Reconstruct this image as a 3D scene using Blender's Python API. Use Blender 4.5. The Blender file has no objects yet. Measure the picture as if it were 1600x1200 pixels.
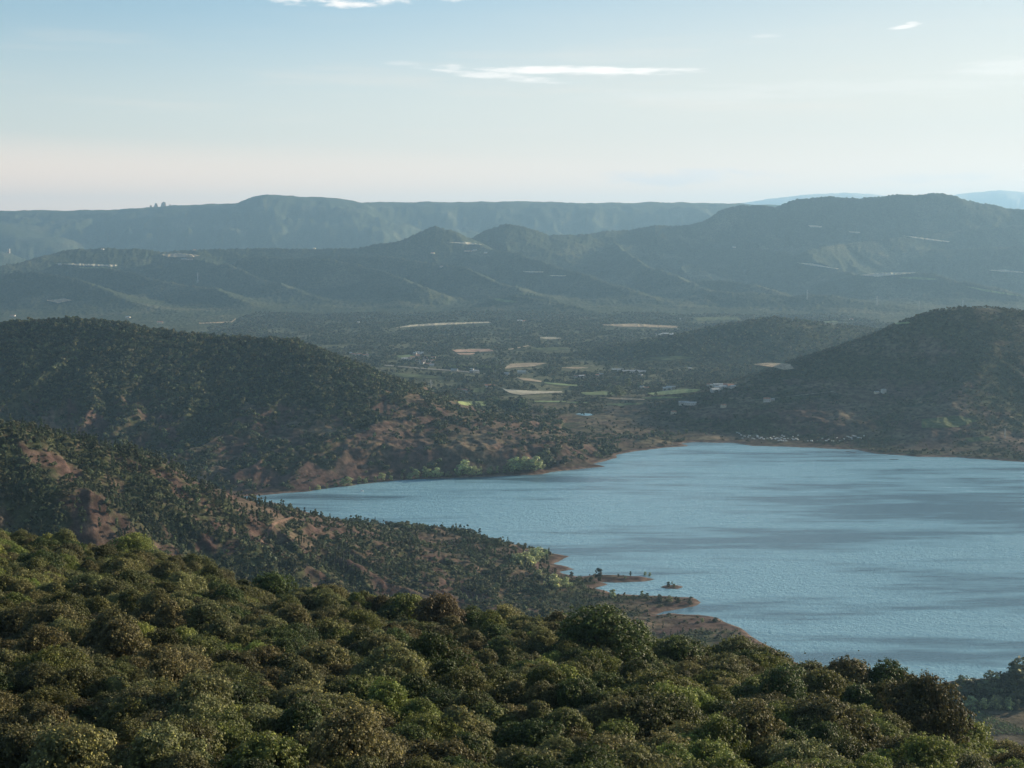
import bpy, math, time
import numpy as np
T0 = time.time()
R = math.radians
C = bpy.context.scene.collection
S = bpy.context.scene
rng = np.random.default_rng(11)

# ------------------------------------------------------------------ camera
F, PITCH, ZC = 2200.0, math.atan(0.1), 380.0          # focal length in photo pixels, tilt, height above the lake
cam = bpy.data.cameras.new('camera')
cam_o = bpy.data.objects.new('camera', cam); C.objects.link(cam_o)
cam_o.location = (0, 0, ZC); cam_o.rotation_euler = (math.pi/2 - PITCH, 0, 0)
cam.sensor_width = 36; cam.lens = 36*F/1600
cam.clip_start = 0.5; cam.clip_end = 150000
S.camera = cam_o

# ------------------------------------------------------------------ light
SUN_AZ, SUN_EL = R(60), R(14)                         # azimuth to the right of the view, elevation
sv = np.array([math.sin(SUN_AZ)*math.cos(SUN_EL), math.cos(SUN_AZ)*math.cos(SUN_EL), math.sin(SUN_EL)])
sun = bpy.data.lights.new('sun', 'SUN'); sun.energy = 5.0; sun.angle = R(0.5); sun.color = (1.0, 0.83, 0.61)
sun_o = bpy.data.objects.new('sun', sun); C.objects.link(sun_o)
from mathutils import Vector
sun_o.rotation_euler = Vector(sv).to_track_quat('Z', 'Y').to_euler()
S.view_settings.view_transform = 'Standard'; S.view_settings.look = 'None'
S.view_settings.exposure = 1.04; S.view_settings.gamma = 1

class NT:
    def __init__(s, tree): s.t = tree; s.n = tree.nodes; s.l = tree.links
    def new(s, typ, **kw):
        nd = s.n.new(typ)
        for k, v in kw.items(): setattr(nd, k, v)
        return nd
    def put(s, sock, v):
        if v is None: return
        if hasattr(v, 'is_output'): s.l.new(v, sock)
        elif isinstance(v, (tuple, list)) and len(v) == 3 and sock.type == 'RGBA': sock.default_value = (*v, 1)
        else: sock.default_value = v
    def math(s, op, a, b=None, c=None, clamp=False):
        nd = s.new('ShaderNodeMath', operation=op); nd.use_clamp = clamp
        s.put(nd.inputs[0], a); s.put(nd.inputs[1], b); s.put(nd.inputs[2], c); return nd.outputs[0]
    def mix(s, f, a, b, blend='MIX'):
        nd = s.new('ShaderNodeMix', data_type='RGBA', blend_type=blend)
        s.put(nd.inputs[0], f); s.put(nd.inputs[6], a); s.put(nd.inputs[7], b); return nd.outputs[2]
    def noise(s, vec, scale, detail=3, rough=0.55, dim='3D'):
        nd = s.new('ShaderNodeTexNoise', noise_dimensions=dim); s.put(nd.inputs['Vector'], vec)
        nd.inputs['Scale'].default_value = scale; nd.inputs['Detail'].default_value = detail
        nd.inputs['Roughness'].default_value = rough; return nd.outputs['Fac']
    def ramp(s, v, lo, hi, a=0.0, b=1.0, smooth=True):
        nd = s.new('ShaderNodeMapRange'); nd.interpolation_type = 'SMOOTHSTEP' if smooth else 'LINEAR'
        s.put(nd.inputs[0], v)
        for i, q in enumerate((lo, hi, a, b)): s.put(nd.inputs[i+1], q)
        return nd.outputs[0]
    def mapping(s, vec, scale=(1,1,1), rot=(0,0,0), loc=(0,0,0)):
        nd = s.new('ShaderNodeMapping'); s.put(nd.inputs[0], vec)
        nd.inputs['Location'].default_value = loc; nd.inputs['Rotation'].default_value = rot; nd.inputs['Scale'].default_value = scale
        return nd.outputs[0]

# sky: physical sky, a thin white veil low down, and wisps of cloud set by direction
W = bpy.data.worlds.new('World'); S.world = W; W.use_nodes = True
w = NT(W.node_tree); w.n.clear()
sky = w.new('ShaderNodeTexSky', sky_type='NISHITA'); sky.sun_disc = False
sky.sun_elevation = SUN_EL; sky.sun_rotation = SUN_AZ; sky.altitude = 300
sky.air_density = 1.0; sky.dust_density = 0.5; sky.ozone_density = 2.0
tc = w.new('ShaderNodeTexCoord'); sep = w.new('ShaderNodeSeparateXYZ'); w.put(sep.inputs[0], tc.outputs['Generated'])
az = w.math('ARCTAN2', sep.outputs[0], sep.outputs[1]); el = w.math('ARCSINE', sep.outputs[2])
comb = w.new('ShaderNodeCombineXYZ'); w.put(comb.inputs[0], az); w.put(comb.inputs[1], el)
dirv = comb.outputs[0]
streak = w.noise(w.mapping(dirv, (5, 60, 1)), 1.0, 5, 0.6)
puff = w.noise(w.mapping(dirv, (30, 110, 1)), 1.0, 7, 0.66)
fine = w.noise(w.mapping(dirv, (22, 190, 1), rot=(0, 0, 0.05)), 1.0, 7, 0.68)
def px_dir(u, v): return (u-800)/F, (380-v)/F
def cloud(u, v, ru, rv, tex, lo=0.35, hi=0.75, amp=0.8, tilt=0.0, warp=0.9):
    a0, e0 = px_dir(u, v)
    dx = w.math('SUBTRACT', az, a0); dy = w.math('SUBTRACT', w.math('SUBTRACT', el, e0), w.math('MULTIPLY', dx, tilt))
    q = w.math('SQRT', w.math('ADD', w.math('POWER', w.math('ABSOLUTE', w.math('DIVIDE', dx, ru/F)), 2), w.math('POWER', w.math('ABSOLUTE', w.math('DIVIDE', dy, rv/F)), 2)))
    q = w.math('ADD', q, w.math('MULTIPLY', w.math('SUBTRACT', tex, 0.5), -3.4*warp))
    return w.math('MULTIPLY', w.math('MULTIPLY', w.ramp(q, hi+0.45, lo-0.05), w.ramp(tex, 0.25, 0.6, 0.45, 1.0)), amp)
veil = w.math('MULTIPLY', w.ramp(el, w.ramp(az, -0.35, 0.35, 0.17, 0.24), 0.02), w.math('MAXIMUM', w.ramp(az, -0.6, 0.30, 0.55, 1.0), w.ramp(el, 0.11, 0.05)))
veil = w.math('ADD', veil, w.math('MULTIPLY', w.math('MULTIPLY', w.ramp(streak, 0.48, 0.72), w.ramp(el, 0.05, 0.10)), w.math('MULTIPLY', w.ramp(el, 0.17, 0.12), 0.14)), clamp=True)
EL = [cloud(500, 8, 190, 12, puff, amp=1.0), cloud(556, 21, 34, 7, puff, amp=.9), cloud(250, -6, 160, 9, puff, amp=.9),
      cloud(900, 117, 190, 7, fine, amp=.95, tilt=-0.02), cloud(770, 125, 85, 6, fine, amp=.75, tilt=-0.09), cloud(712, 113, 14, 7, fine, amp=0.4),
      cloud(1388, 64, 20, 3, fine, amp=0.7, tilt=0.12), cloud(1398, 60, 9, 3, fine, amp=0.5), cloud(1190, 71, 22, 3, fine, amp=0.25), cloud(625, 107, 30, 4, fine, amp=0.25),
      cloud(1540, 126, 120, 13, fine, amp=0.3), cloud(1080, 158, 190, 12, fine, amp=0.13), cloud(1380, 150, 320, 14, fine, amp=0.14)]
wisps = EL[0]
for e_ in EL[1:]: wisps = w.math('MAXIMUM', wisps, e_)
grey = w.math('MAXIMUM', cloud(1060, 279, 130, 14, puff, amp=0.7, hi=0.6), cloud(1430, 284, 120, 9, puff, amp=0.4, hi=0.6))
veil_lo = w.mix(w.ramp(az, -0.40, 0.30), (11.6, 7.2, 4.3), (10.2, 6.9, 4.6))
veil_hi = w.mix(w.ramp(az, -0.40, 0.30), (6.6, 5.35, 4.35), (5.7, 4.85, 4.05))
veilcol = w.mix(w.ramp(el, 0.015, 0.085), veil_lo, veil_hi)
zen = w.mix(1.0, sky.outputs[0], w.mix(w.ramp(az, -0.2, 0.36), (0.87, 0.87, 0.84), (0.80, 0.73, 0.66)), 'MULTIPLY')
c0 = w.mix(veil, zen, veilcol)
c1 = w.mix(wisps, c0, (7.2, 6.6, 6.1))
c2 = w.mix(grey, c1, (6.6, 5.5, 4.9))
bg = w.new('ShaderNodeBackground'); w.put(bg.inputs[0], c2); bg.inputs[1].default_value = 0.095
wo = w.new('ShaderNodeOutputWorld'); w.l.new(bg.outputs[0], wo.inputs[0])

S.render.engine = 'CYCLES'
S.cycles.volume_bounces = 0; S.cycles.max_bounces = 6; S.cycles.transparent_max_bounces = 8

# ------------------------------------------------------------------ helpers
def tag(o, label=None, cat=None, group=None, kind=None):
    if label: o['label'] = label
    if cat: o['category'] = cat
    if group: o['group'] = group
    if kind: o['kind'] = kind
    return o
def mesh_np(name, v, f, mats, smooth=False, attrs=None, mi=None):
    """f: (n,k) array of equally sized faces"""
    me = bpy.data.meshes.new(name)
    v = np.asarray(v, np.float32); f = np.asarray(f, np.int32); k = f.shape[1]; n = len(f)
    me.vertices.add(len(v)); me.vertices.foreach_set('co', v.ravel())
    me.loops.add(n*k); me.loops.foreach_set('vertex_index', f.ravel())
    me.polygons.add(n); me.polygons.foreach_set('loop_start', np.arange(0, n*k, k, dtype=np.int32))
    me.polygons.foreach_set('loop_total', np.full(n, k, np.int32))
    me.polygons.foreach_set('use_smooth', np.full(n, smooth))
    for m in mats: me.materials.append(m)
    if mi is not None: me.polygons.foreach_set('material_index', np.asarray(mi, np.int32))
    for an, (typ, data) in (attrs or {}).items():
        a = me.attributes.new(an, typ, 'POINT')
        a.data.foreach_set('color' if 'COLOR' in typ else ('vector' if typ == 'FLOAT_VECTOR' else 'value'), np.asarray(data, np.float32 if typ != 'INT' else np.int32).ravel())
    me.update(calc_edges=True); return me
def link(name, me, parent=None):
    o = bpy.data.objects.new(name, me); C.objects.link(o)
    if parent: o.parent = parent
    return o

def dirs(u, v):
    dx = (np.asarray(u, float)-800)/F; dy = (600-np.asarray(v, float))/F
    return dx, math.cos(PITCH)+math.sin(PITCH)*dy, -math.sin(PITCH)+math.cos(PITCH)*dy
def PY(u, v, Y):
    a, b, c = dirs(u, v); t = Y/b; return a*t, Y+0*t, ZC+c*t
def PZ(u, v, z=0.0):
    a, b, c = dirs(u, v); t = (z-ZC)/c; return a*t, b*t
def to_px(x, y, z):
    cz = -math.sin(PITCH)*(z-ZC)+math.cos(PITCH)*y
    cy = math.sin(PITCH)*y+math.cos(PITCH)*(z-ZC)
    return 800+F*x/cz, 600-F*cy/cz

_perm = np.random.default_rng(5).permutation(65536).astype(np.int64)
_ang = np.random.default_rng(6).random(65536)*2*np.pi
_gx, _gy = np.cos(_ang), np.sin(_ang)
def perlin(x, y, seed=0):
    xi = np.floor(x).astype(np.int64); yi = np.floor(y).astype(np.int64); xf = x-xi; yf = y-yi
    def g(ix, iy, fx, fy):
        h = _perm[(_perm[(ix+seed*131) & 65535]+iy) & 65535]; return _gx[h]*fx+_gy[h]*fy
    u = xf*xf*xf*(xf*(xf*6-15)+10); v = yf*yf*yf*(yf*(yf*6-15)+10)
    a = g(xi, yi, xf, yf); b = g(xi+1, yi, xf-1, yf); c = g(xi, yi+1, xf, yf-1); d = g(xi+1, yi+1, xf-1, yf-1)
    return 1.4*((a*(1-u)+b*u)*(1-v)+(c*(1-u)+d*u)*v)
def fbm(x, y, sc, oc=4, seed=0, gain=0.5):
    s = np.zeros_like(x); a = 1.0; f = 1.0/sc; n = 0
    for i in range(oc): s += a*perlin(x*f+i*17.3, y*f-i*9.1, seed+i); n += a; a *= gain; f *= 2.03
    return s/n
def ridge(x, y, sc, oc=3, seed=0):
    s = np.zeros_like(x); a = 1.0; f = 1.0/sc; n = 0
    for i in range(oc): s += a*(1-np.abs(perlin(x*f+i*7.3, y*f-i*5.1, seed+i))*1.6); n += a; a *= 0.5; f *= 2.1
    return s/n
def sstep(x, a, b):
    t = np.clip((x-a)/(b-a), 0, 1); return t*t*(3-2*t)
def smax(a, b, k):
    h = np.clip(0.5+0.5*(a-b)/k, 0, 1); return b*(1-h)+a*h+k*h*(1-h)
def poly_dist(x, y, pts, closed=False):
    """nearest distance, arc length there, interpolated values of the extra columns, side"""
    pts = np.asarray(pts, float); n = len(pts); best = np.full(x.shape, 1e18); arc = np.zeros(x.shape); val = np.zeros(x.shape)
    acc = 0.0; ex = pts.shape[1] > 2; side = np.zeros(x.shape)
    for i in range(n if closed else n-1):
        p, q = pts[i], pts[(i+1) % n]; dx, dy = q[0]-p[0], q[1]-p[1]; L2 = dx*dx+dy*dy; L = math.sqrt(L2)
        t = np.clip(((x-p[0])*dx+(y-p[1])*dy)/L2, 0, 1)
        ax = x-p[0]-t*dx; ay = y-p[1]-t*dy; d = ax*ax+ay*ay
        m = d < best; best = np.where(m, d, best); arc = np.where(m, acc+t*L, arc)
        if ex: val = np.where(m, p[2]+t*(q[2]-p[2]), val)
        side = np.where(m, np.sign(dx*ay-dy*ax), side); acc += L
    return np.sqrt(best), arc, val, side
def inside(x, y, poly):
    poly = np.asarray(poly, float); r = np.zeros(x.shape, bool); n = len(poly)
    for i in range(n):
        x1, y1 = poly[i][:2]; x2, y2 = poly[i-1][:2]
        if y1 == y2: continue
        r ^= ((y1 > y) != (y2 > y)) & (x < (x2-x1)*(y-y1)/(y2-y1)+x1)
    return r

# ------------------------------------------------------------------ lie of the land
shore_px = [(-200,800),(300,782),(415,773),(440,771),(480,768),(520,762),(560,757),(600,752),(650,749),(700,747),(760,745),(800,743),(845,741),(860,737),
  (900,734),(945,729),(926,725),(962,716),(960,711),(985,706),(1010,703),(1040,699.5),(1075,697),(1062,692.5),(1085,690.5),(1120,691.5),(1140,691),(1160,694),(1175,697),
  (1230,698),(1300,701),(1340,703),(1370,709),(1430,713),(1500,715),(1560,719),(1600,722),(1800,730),(2400,760),(2600,900),(2200,1010),(1800,1040),
  (1600,1052),(1545,1060),(1500,1062),(1470,1068),(1440,1078),(1400,1090),(1300,1065),(1230,1028),(1190,1003),(1165,988),(1150,980),(1128,972),(1120,966),
  (1090,961),(1050,959),(1018,962),(1035,955),(1062,951),(1085,948),(1095,941),(1080,934),(1040,931),(1000,931),(962,929),(945,924),
  (928,919),(947,913),(935,909),(960,910),(1005,909),(1025,905),(1000,900),(960,898),(925,898),(905,901),(880,897),(872,893),(902,890),(888,885),(868,881),
  (872,876),(888,869),(870,866),(840,861),(800,855),(775,847),(735,840),(700,836),(640,833),(590,824),(545,815),(500,805),(460,796),(425,784),(380,790),(200,800),(-200,815)]
lake = np.array([PZ(u, v) for u, v in shore_px])
isle = np.array([PZ(u, v) for u, v in [(1031,917.5),(1040,915),(1052,914.5),(1065,917),(1058,920),(1042,920.5)]])

def crest(pts): return np.array([[p[0], p[1], p[2]] for p in [np.array(PY(*q)) for q in pts]])
# name, crest in photo pixels with distance, width, exponent, gully amount, gully spacing
HILLS = [
 ('headland', [(-500,590,1150),(-200,630,1200),(0,660,1260),(60,672,1290),(150,697,1320),(225,712,1350),(260,727,1370),(330,765,1420),(400,790,1480),(450,800,1530),(500,812,1570),(560,824,1620),(620,834,1680)], 300, 1.45, 0.30, 75, 8),
 ('headland', [(380,800,1380),(470,818,1430),(560,838,1470),(650,862,1500),(750,884,1520),(850,897,1535)], 95, 1.4, 0.35, 45, 5),
 ('headland', [(60,745,1180),(140,765,1180),(200,800,1190),(240,840,1200)], 140, 1.4, 0.35, 45, 8),
 ('headland', [(540,905,1380),(650,925,1375),(780,948,1370),(900,962,1370),(1020,975,1362),(1120,982,1355),(1165,992,1345)], 60, 1.4, 0.35, 35, 4),
 ('wooded_hill', [(-900,560,2950),(-500,520,2900),(-200,515,2850),(0,509,2800),(50,503,2780),(120,501,2760),(200,509,2740),(260,521,2740),(330,528,2740),(400,532,2740),(450,534,2700),(490,550,2660),(530,568,2620),(580,594,2580),(640,618,2550),(700,648,2520),(760,668,2480),(830,684,2450),(900,694,2440),(960,704,2460)], 470, 1.5, 0.35, 95, 16),
 ('wooded_hill', [(450,534,2700),(500,580,2580),(490,620,2480),(455,662,2430),(415,700,2330),(385,735,2250)], 190, 1.3, 0.4, 60, 15),
 ('wooded_hill', [(540,575,2610),(600,650,2450),(640,690,2380),(680,722,2330)], 150, 1.3, 0.4, 55, 12),
 ('wooded_hill', [(500,600,2560),(560,680,2390),(590,725,2330)], 110, 1.3, 0.45, 50, 10),
 ('wooded_hill', [(660,632,2540),(740,685,2450),(800,718,2390)], 130, 1.3, 0.35, 50, 10),
 ('scrub_hill', [(2600,560,3250),(2100,500,3250),(1800,487,3250),(1600,485,3250),(1560,481,3250),(1510,479,3250),(1460,486,3240),(1420,501,3220),(1380,521,3200),(1330,546,3160),(1280,570,3120),(1220,589,3080),(1160,604,3040),(1100,619,3000),(1040,639,2950),(980,654,2900)], 520, 1.5, 0.16, 150, 16),
 ('scrub_hill', [(1560,500,3180),(1540,560,2980),(1500,610,2830),(1470,660,2680)], 230, 1.4, 0.2, 80, 12),
 ('round_hill', [(940,572,4300),(990,552,4400),(1040,534,4500),(1100,518,4600),(1150,505,4650),(1210,497,4700),(1270,504,4750),(1330,511,4850),(1400,519,5000),(1500,540,5200)], 430, 1.6, 0.18, 150, 16),
 ('round_hill', [(1150,583,3900),(1190,571,3950),(1240,574,3950)], 150, 1.8, 0.1, 100, 20),
 ('valley_rise', [(690,503,6500),(780,507,6300),(860,512,6100),(930,520,5900)], 330, 1.5, 0.2, 120, 20),
 ('valley_rise', [(380,575,4300),(500,585,4100),(600,590,4000),(700,600,3900),(800,610,3750)], 250, 1.5, 0.2, 120, 20),
 ('distant_hills', [(-1500,400,9000),(-600,420,9000),(0,417,9000),(50,407,9200),(100,395,9400),(160,390,9500),(250,393,9600),(330,391,9700),(400,387,9800),(500,389,9800),(560,387,9800),(620,377,9900),(650,364,10000),(680,354,10000),(710,362,10000),(745,378,10100)], 560, 1.2, 0.25, 400, 60),
 ('distant_hills', [(730,378,10500),(760,360,10600),(790,350,10600),(820,353,10600),(860,367,10600),(920,367,10800),(980,359,11000),(1020,352,11000),(1050,354,11100),(1100,347,11200),(1130,328,11300),(1160,321,11300),(1210,324,11300),(1240,311,11300),(1300,308,11300),(1400,304,11300),(1490,305,11300),(1540,317,11300),(1580,327,11300),(1620,327,11300),(1800,340,11300),(2300,350,11300),(3000,380,11300)], 800, 1.2, 0.25, 420, 60),
 ('distant_hills', [(-600,440,8300),(-100,430,8400),(0,425,8400),(80,430,8150),(150,446,7900),(200,470,7500),(290,494,7000)], 320, 1.15, 0.28, 200, 30),
 ('distant_hills', [(290,398,9300),(380,425,8900),(450,450,8500),(520,470,8050),(570,480,7800),(640,489,7500),(690,499,7200)], 330, 1.15, 0.28, 200, 40),
 ('distant_hills', [(90,412,9000),(200,425,8600),(330,450,8100),(400,480,7500)], 280, 1.15, 0.28, 200, 30),
 ('distant_hills', [(480,400,9500),(600,401,9200),(690,412,8900),(760,432,8500),(830,457,8100),(900,480,7700),(960,491,7400)], 330, 1.15, 0.28, 220, 40),
 ('distant_hills', [(740,382,9900),(800,397,9500),(850,412,9200),(900,428,9000),(980,452,8500),(1060,478,7900)], 300, 1.15, 0.28, 220, 40),
 ('distant_hills', [(960,380,10600),(1000,410,9600),(1060,435,9000),(1120,462,8500),(1175,490,7800)], 300, 1.15, 0.28, 220, 40),
 ('distant_hills', [(1080,385,10700),(1200,388,10300),(1260,402,10000),(1330,427,9300)], 330, 1.15, 0.28, 220, 40),
 ('distant_hills', [(1300,440,9200),(1380,428,9100),(1460,430,8900),(1530,445,8600),(1620,470,8200),(1800,480,8000)], 330, 1.15, 0.28, 220, 40),
 ('distant_hills', [(1900,380,10000),(1700,385,10200),(1560,385,10300),(1440,390,10400),(1330,385,10600)], 520, 1.4, 0.3, 220, 40),
 ('distant_hills', [(1130,458,8200),(1210,461,8000),(1300,463,7800),(1400,477,7500),(1480,492,7200),(1600,500,7000)], 330, 1.4, 0.25, 180, 30),
 ('distant_hills', [(800,462,7600),(860,470,7400),(920,484,7200),(980,499,6900)], 260, 1.15, 0.25, 200, 25),
 ('distant_hills', [(1090,440,8900),(1150,439,8800),(1190,447,8600),(1230,462,8300)], 280, 1.15, 0.25, 200, 25),
 ('distant_hills', [(1600,352,10900),(1500,360,10800),(1400,372,10500),(1320,380,10300),(1260,392,10000)], 400, 1.15, 0.25, 300, 30),
 ('distant_hills', [(380,402,9200),(470,405,9100),(560,414,8900),(620,432,8500),(660,450,8100)], 300, 1.15, 0.25, 200, 30),
 ('far_hill', [(-300,385,12500),(-60,392,12500),(14,396,12500),(45,408,12500)], 700, 1.5, 0.2, 300, 30),
 ('plateau', [(-2500,335,16500),(-900,335,16500),(-200,334,16500),(0,333,16500),(60,330,16500),(120,331,16500),(200,329,16500),(240,326,16500),(340,321,16500),(388,319,16500),(410,309,16500),(435,306,16500),(480,310,16500),(530,317,16700),(600,318,17000),(700,318,17200),(800,316.5,17400),(900,319.5,17600),(1000,318,17800),(1130,320,18000),(1250,324,18000),(1600,335,18000),(2500,350,18000)], 2300, 2.2, 0.16, 900, 150),
 ('plateau', [(-100,345,15000),(20,352,14800),(60,372,14500)], 900, 1.8, 0.2, 500, 80),
 ('mountains', [(1130,322,38000),(1200,311,38000),(1260,304,38000),(1320,301,38000),(1360,303,38000),(1420,310,38000),(1490,304,38000),(1560,297,38000),(1600,300,38000),(1800,312,38000),(2400,330,38000)], 4000, 1.6, 0.2, 1500, 100),
]
CR = [crest(h[1]) for h in HILLS]
# the near hillside: the brow of the slope, photo pixels of its ground with distance
brow = [(-600,800,400),(-200,842,370),(0,856,350),(150,882,335),(250,890,325),(330,917,315),(400,950,300),(480,958,290),(600,972,275),(700,995,262),(800,1015,250),(900,1022,240),(1000,1050,232),(1100,1075,228),(1200,1085,225),(1300,1105,222),(1400,1130,220),(1500,1200,215),(1600,1250,210),(2000,1260,200),(2600,1400,190)]
brow3 = crest(brow)

def land(x, y):
    sd, _, _, _ = poly_dist(x, y, lake, True); sd = np.where(inside(x, y, lake), -sd, sd)
    di, _, _, _ = poly_dist(x, y, isle, True); di = np.where(inside(x, y, isle), di, -di)
    sd = np.maximum(sd, di)
    sd = sd+fbm(x, y, 45, 3, 3)*7*sstep(y, 1100, 1500)
    n1 = fbm(x, y, 420, 5, 20)
    up = np.clip(sd, 0, None)
    base = 0.7*(1-np.exp(-up/3))+2.6*(1-np.exp(-up/28))+8*(1-np.exp(-up/400))+np.clip(n1, -.6, 1)*6*(1-np.exp(-up/150))
    base = np.where(sd > 0, base, np.maximum(sd*0.12, -12))
    base = base+np.clip(y-4200, 0, 6000)*0.003+fbm(x, y, 1600, 4, 31)*sstep(y, 5000, 8000)*22+fbm(x, y, 260, 3, 35)*sstep(y, 3200, 4500)*5
    owner = np.full(x.shape, -1); h = base.copy()
    wxs = fbm(x, y, 300, 3, 41); wxs2 = fbm(x, y, 900, 3, 44)
    for i, (nm, _, wd, ex, g, gs, k) in enumerate(HILLS):
        c = CR[i]; far = wd*3.2
        m = (y > c[:, 1].min()-far) & (y < c[:, 1].max()+far) & (x > c[:, 0].min()-far) & (x < c[:, 0].max()+far)
        if not m.any(): continue
        xm, ym = x[m], y[m]; d, s, z, side = poly_dist(xm, ym, c)
        rd = 1-np.abs(perlin(s/gs+side*37+wxs[m]*1.2, d/(gs*5)+wxs2[m]*2, 50+i))*1.7
        rd2 = 1-np.abs(perlin(s/gs*2.7+side*11+wxs[m]*2, d/(gs*2.2), 90+i))*1.7
        t = d/wd
        dd = t*(1+wxs2[m]*0.25)*(1+g*(0.55-rd*0.65-rd2*0.3)*sstep(t, 0.0, 0.5))
        hh = z*np.exp(-np.clip(dd, 0, None)**ex)
        if nm in ('headland', 'wooded_hill', 'scrub_hill', 'round_hill') and z.max() > 60:
            q_ = np.sqrt(dd*dd+.004)-.06; hh = z*np.where(q_ < .8, 1-.95*q_, .24*np.exp(-(q_-.8)*3.96))
        if nm == 'plateau': hh = z*(0.30+0.70*sstep(-dd, -1.15, -0.22))*np.exp(-np.clip(dd-0.9, 0, None)**1.5)
        hh = hh-sstep(dd, 0.9, 2.2)*(25+0.05*np.abs(z))
        if nm == 'headland' or nm == 'wooded_hill': hh = hh*sstep(sd[m], -2, 60 if nm == 'headland' else 70)
        if nm == 'scrub_hill': hh = hh*sstep(sd[m], -2, 190)
        old = h[m]; own = owner[m]; own[hh > old] = i; owner[m] = own
        h[m] = smax(old, hh, np.maximum(k*sstep(sd[m], 10, 160), .2))
    h = np.where(sd < 0, np.minimum(h, base), h)
    # texture of woods and gullies, growing with distance
    h = h+fbm(x, y, 60, 3, 61)*2.2*sstep(h, 6, 40)+fbm(x, y, 260, 4, 66)*22*sstep(y, 6500, 8500)+(ridge(x+y*.3, y, 900, 3, 68)-.5)*36*sstep(y, 7200, 8800)*sstep(-y, -14000, -11500)*sstep(h, 20, 120)*np.where(y > 9600, .55, 1)
    er = (ridge(x+wxs*25, y, 46, 4, 170)-.55)*7.5+(ridge(x, y*1.2, 17, 2, 175)-.5)*1.6
    h = h+er*sstep(y, 1050, 1150)*sstep(-y, -3400, -2700)*sstep(h, 3, 30)*sstep(sd, 8, 60)
    # near hillside
    bx = np.interp(x/np.maximum(y, 50), brow3[:, 0]/brow3[:, 1], brow3[:, 1])
    bz = np.interp(x/np.maximum(y, 50), brow3[:, 0]/brow3[:, 1], brow3[:, 2])
    z0 = 372-np.clip(x, -150, 150)*0.05
    z1 = 338-np.clip(x, -150, 150)*0.06
    t1 = np.clip(y/100, -1, 1); near = z0+(z1-z0)*t1
    t2 = np.clip((y-100)/(bx-100), 0, 1)
    near = np.where(y > 100, z1+(bz-z1)*t2, near)
    over = np.clip(y-bx, 0, None); near = near-over*0.50-np.minimum(over, 60)**2*0.004
    near = near+fbm(x, y, 55, 3, 71)*2.5
    owner = np.where(near > h, 999, owner); h = np.maximum(h, near)
    return h, owner, sd

def rows(*seg):
    out = []
    for a, b, st in seg: out.append(np.arange(a, b, st))
    return np.concatenate(out)
Yr = rows((-60, 400, 3), (400, 1050, 10), (1050, 1300, 4), (1300, 1900, 2.4), (1900, 2400, 3.2), (2400, 3100, 5), (3100, 7000, 15), (7000, 12000, 20), (12000, 20000, 80), (20000, 44000, 300))
NA = 1150; Ar = np.linspace(-0.56, 0.56, NA)
OFF = 160.0
def sup(a): return a
Yg, Ag = np.meshgrid(Yr, Ar, indexing='ij'); Xg = (Yg+OFF)*Ag
Hg, Og, SDg = land(Xg, Yg)
print('terrain', Hg.shape, round(time.time()-T0, 1))
# distant woods: the tree tops roughen the surface
rough = np.random.default_rng(3).normal(0, 1, Hg.shape)
Hm = Hg+rough*np.clip(sstep(Yg, 3500, 9000)*3.2, 0, None)*(Yg < 14000)*(Hg > 6)
def grid_at(G, x, y):
    i = np.interp(y, Yr, np.arange(len(Yr))); a = x/(y+OFF); j = (a-Ar[0])/(Ar[1]-Ar[0])
    i = np.clip(i, 0, len(Yr)-1.001); j = np.clip(j, 0, NA-1.001)
    i0 = i.astype(int); j0 = j.astype(int); fi = i-i0; fj = j-j0
    return (G[i0, j0]*(1-fi)*(1-fj)+G[i0+1, j0]*fi*(1-fj)+G[i0, j0+1]*(1-fi)*fj+G[i0+1, j0+1]*fi*fj)
def Z(x, y): return grid_at(Hm, np.asarray(x, float), np.asarray(y, float))
def cast(u, v, y0=1000.0, y1=13000.0):
    """where the ray through a photo pixel meets the land"""
    u = np.atleast_1d(np.asarray(u, float)); v = np.atleast_1d(np.asarray(v, float))
    a, b, c = dirs(u, v); ys = np.geomspace(y0, y1, 900); res = np.full(u.shape, np.nan); prev = None
    done = np.zeros(u.shape, bool)
    for y in ys:
        t = y/b; x = a*t; z = ZC+c*t; dz = z-Z(x, np.full(u.shape, y))
        if prev is not None:
            hit = (~done) & (dz < 0); f = prev[hit]/(prev[hit]-dz[hit]); res[hit] = prev_y+(y-prev_y)*f; done |= hit
        prev = np.maximum(dz, 0); prev_y = y
    t = res/b; return a*t, res

# ------------------------------------------------------------------ what grows where
own_name = lambda i: 'ground' if i < 0 else ('near_hillside' if i == 999 else HILLS[i][0])
zone = np.zeros(Hg.shape, int); names = ['ground', 'near_hillside', 'headland', 'wooded_hill', 'scrub_hill', 'round_hill', 'valley_rise', 'distant_hills', 'far_hill', 'plateau', 'mountains']
for i in np.unique(Og): zone[Og == i] = names.index(own_name(i))
gyy = np.gradient(Hg, axis=0)/np.gradient(Yg, axis=0); gxx = np.gradient(Hg, axis=1)/np.maximum(np.gradient(Xg, axis=1), 1e-3)
slope = np.sqrt(gxx**2+gyy**2)
b1 = fbm(Xg, Yg, 150, 4, 120); b2 = fbm(Xg+b1*60, Yg, 34, 4, 125, .7)*1.25; b3 = fbm(Xg, Yg, 700, 3, 131)
Ug, Vg = to_px(Xg, np.maximum(Yg, 30), Hg)
veg = np.full(Hg.shape, 0.55)+b1*0.9+b2*0.5
z_ = zone == 2; veg[z_] = (0.50+b1*1.0+b2*0.9+sstep(-Ug, -420, -120)*0.45+0.45*sstep(Vg, 845, 895)*sstep(-Ug, -860, -700)-.2*sstep(Ug, 850, 950)-.03-sstep(slope, 0.25, 0.6)*0.22)[z_]
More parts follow.
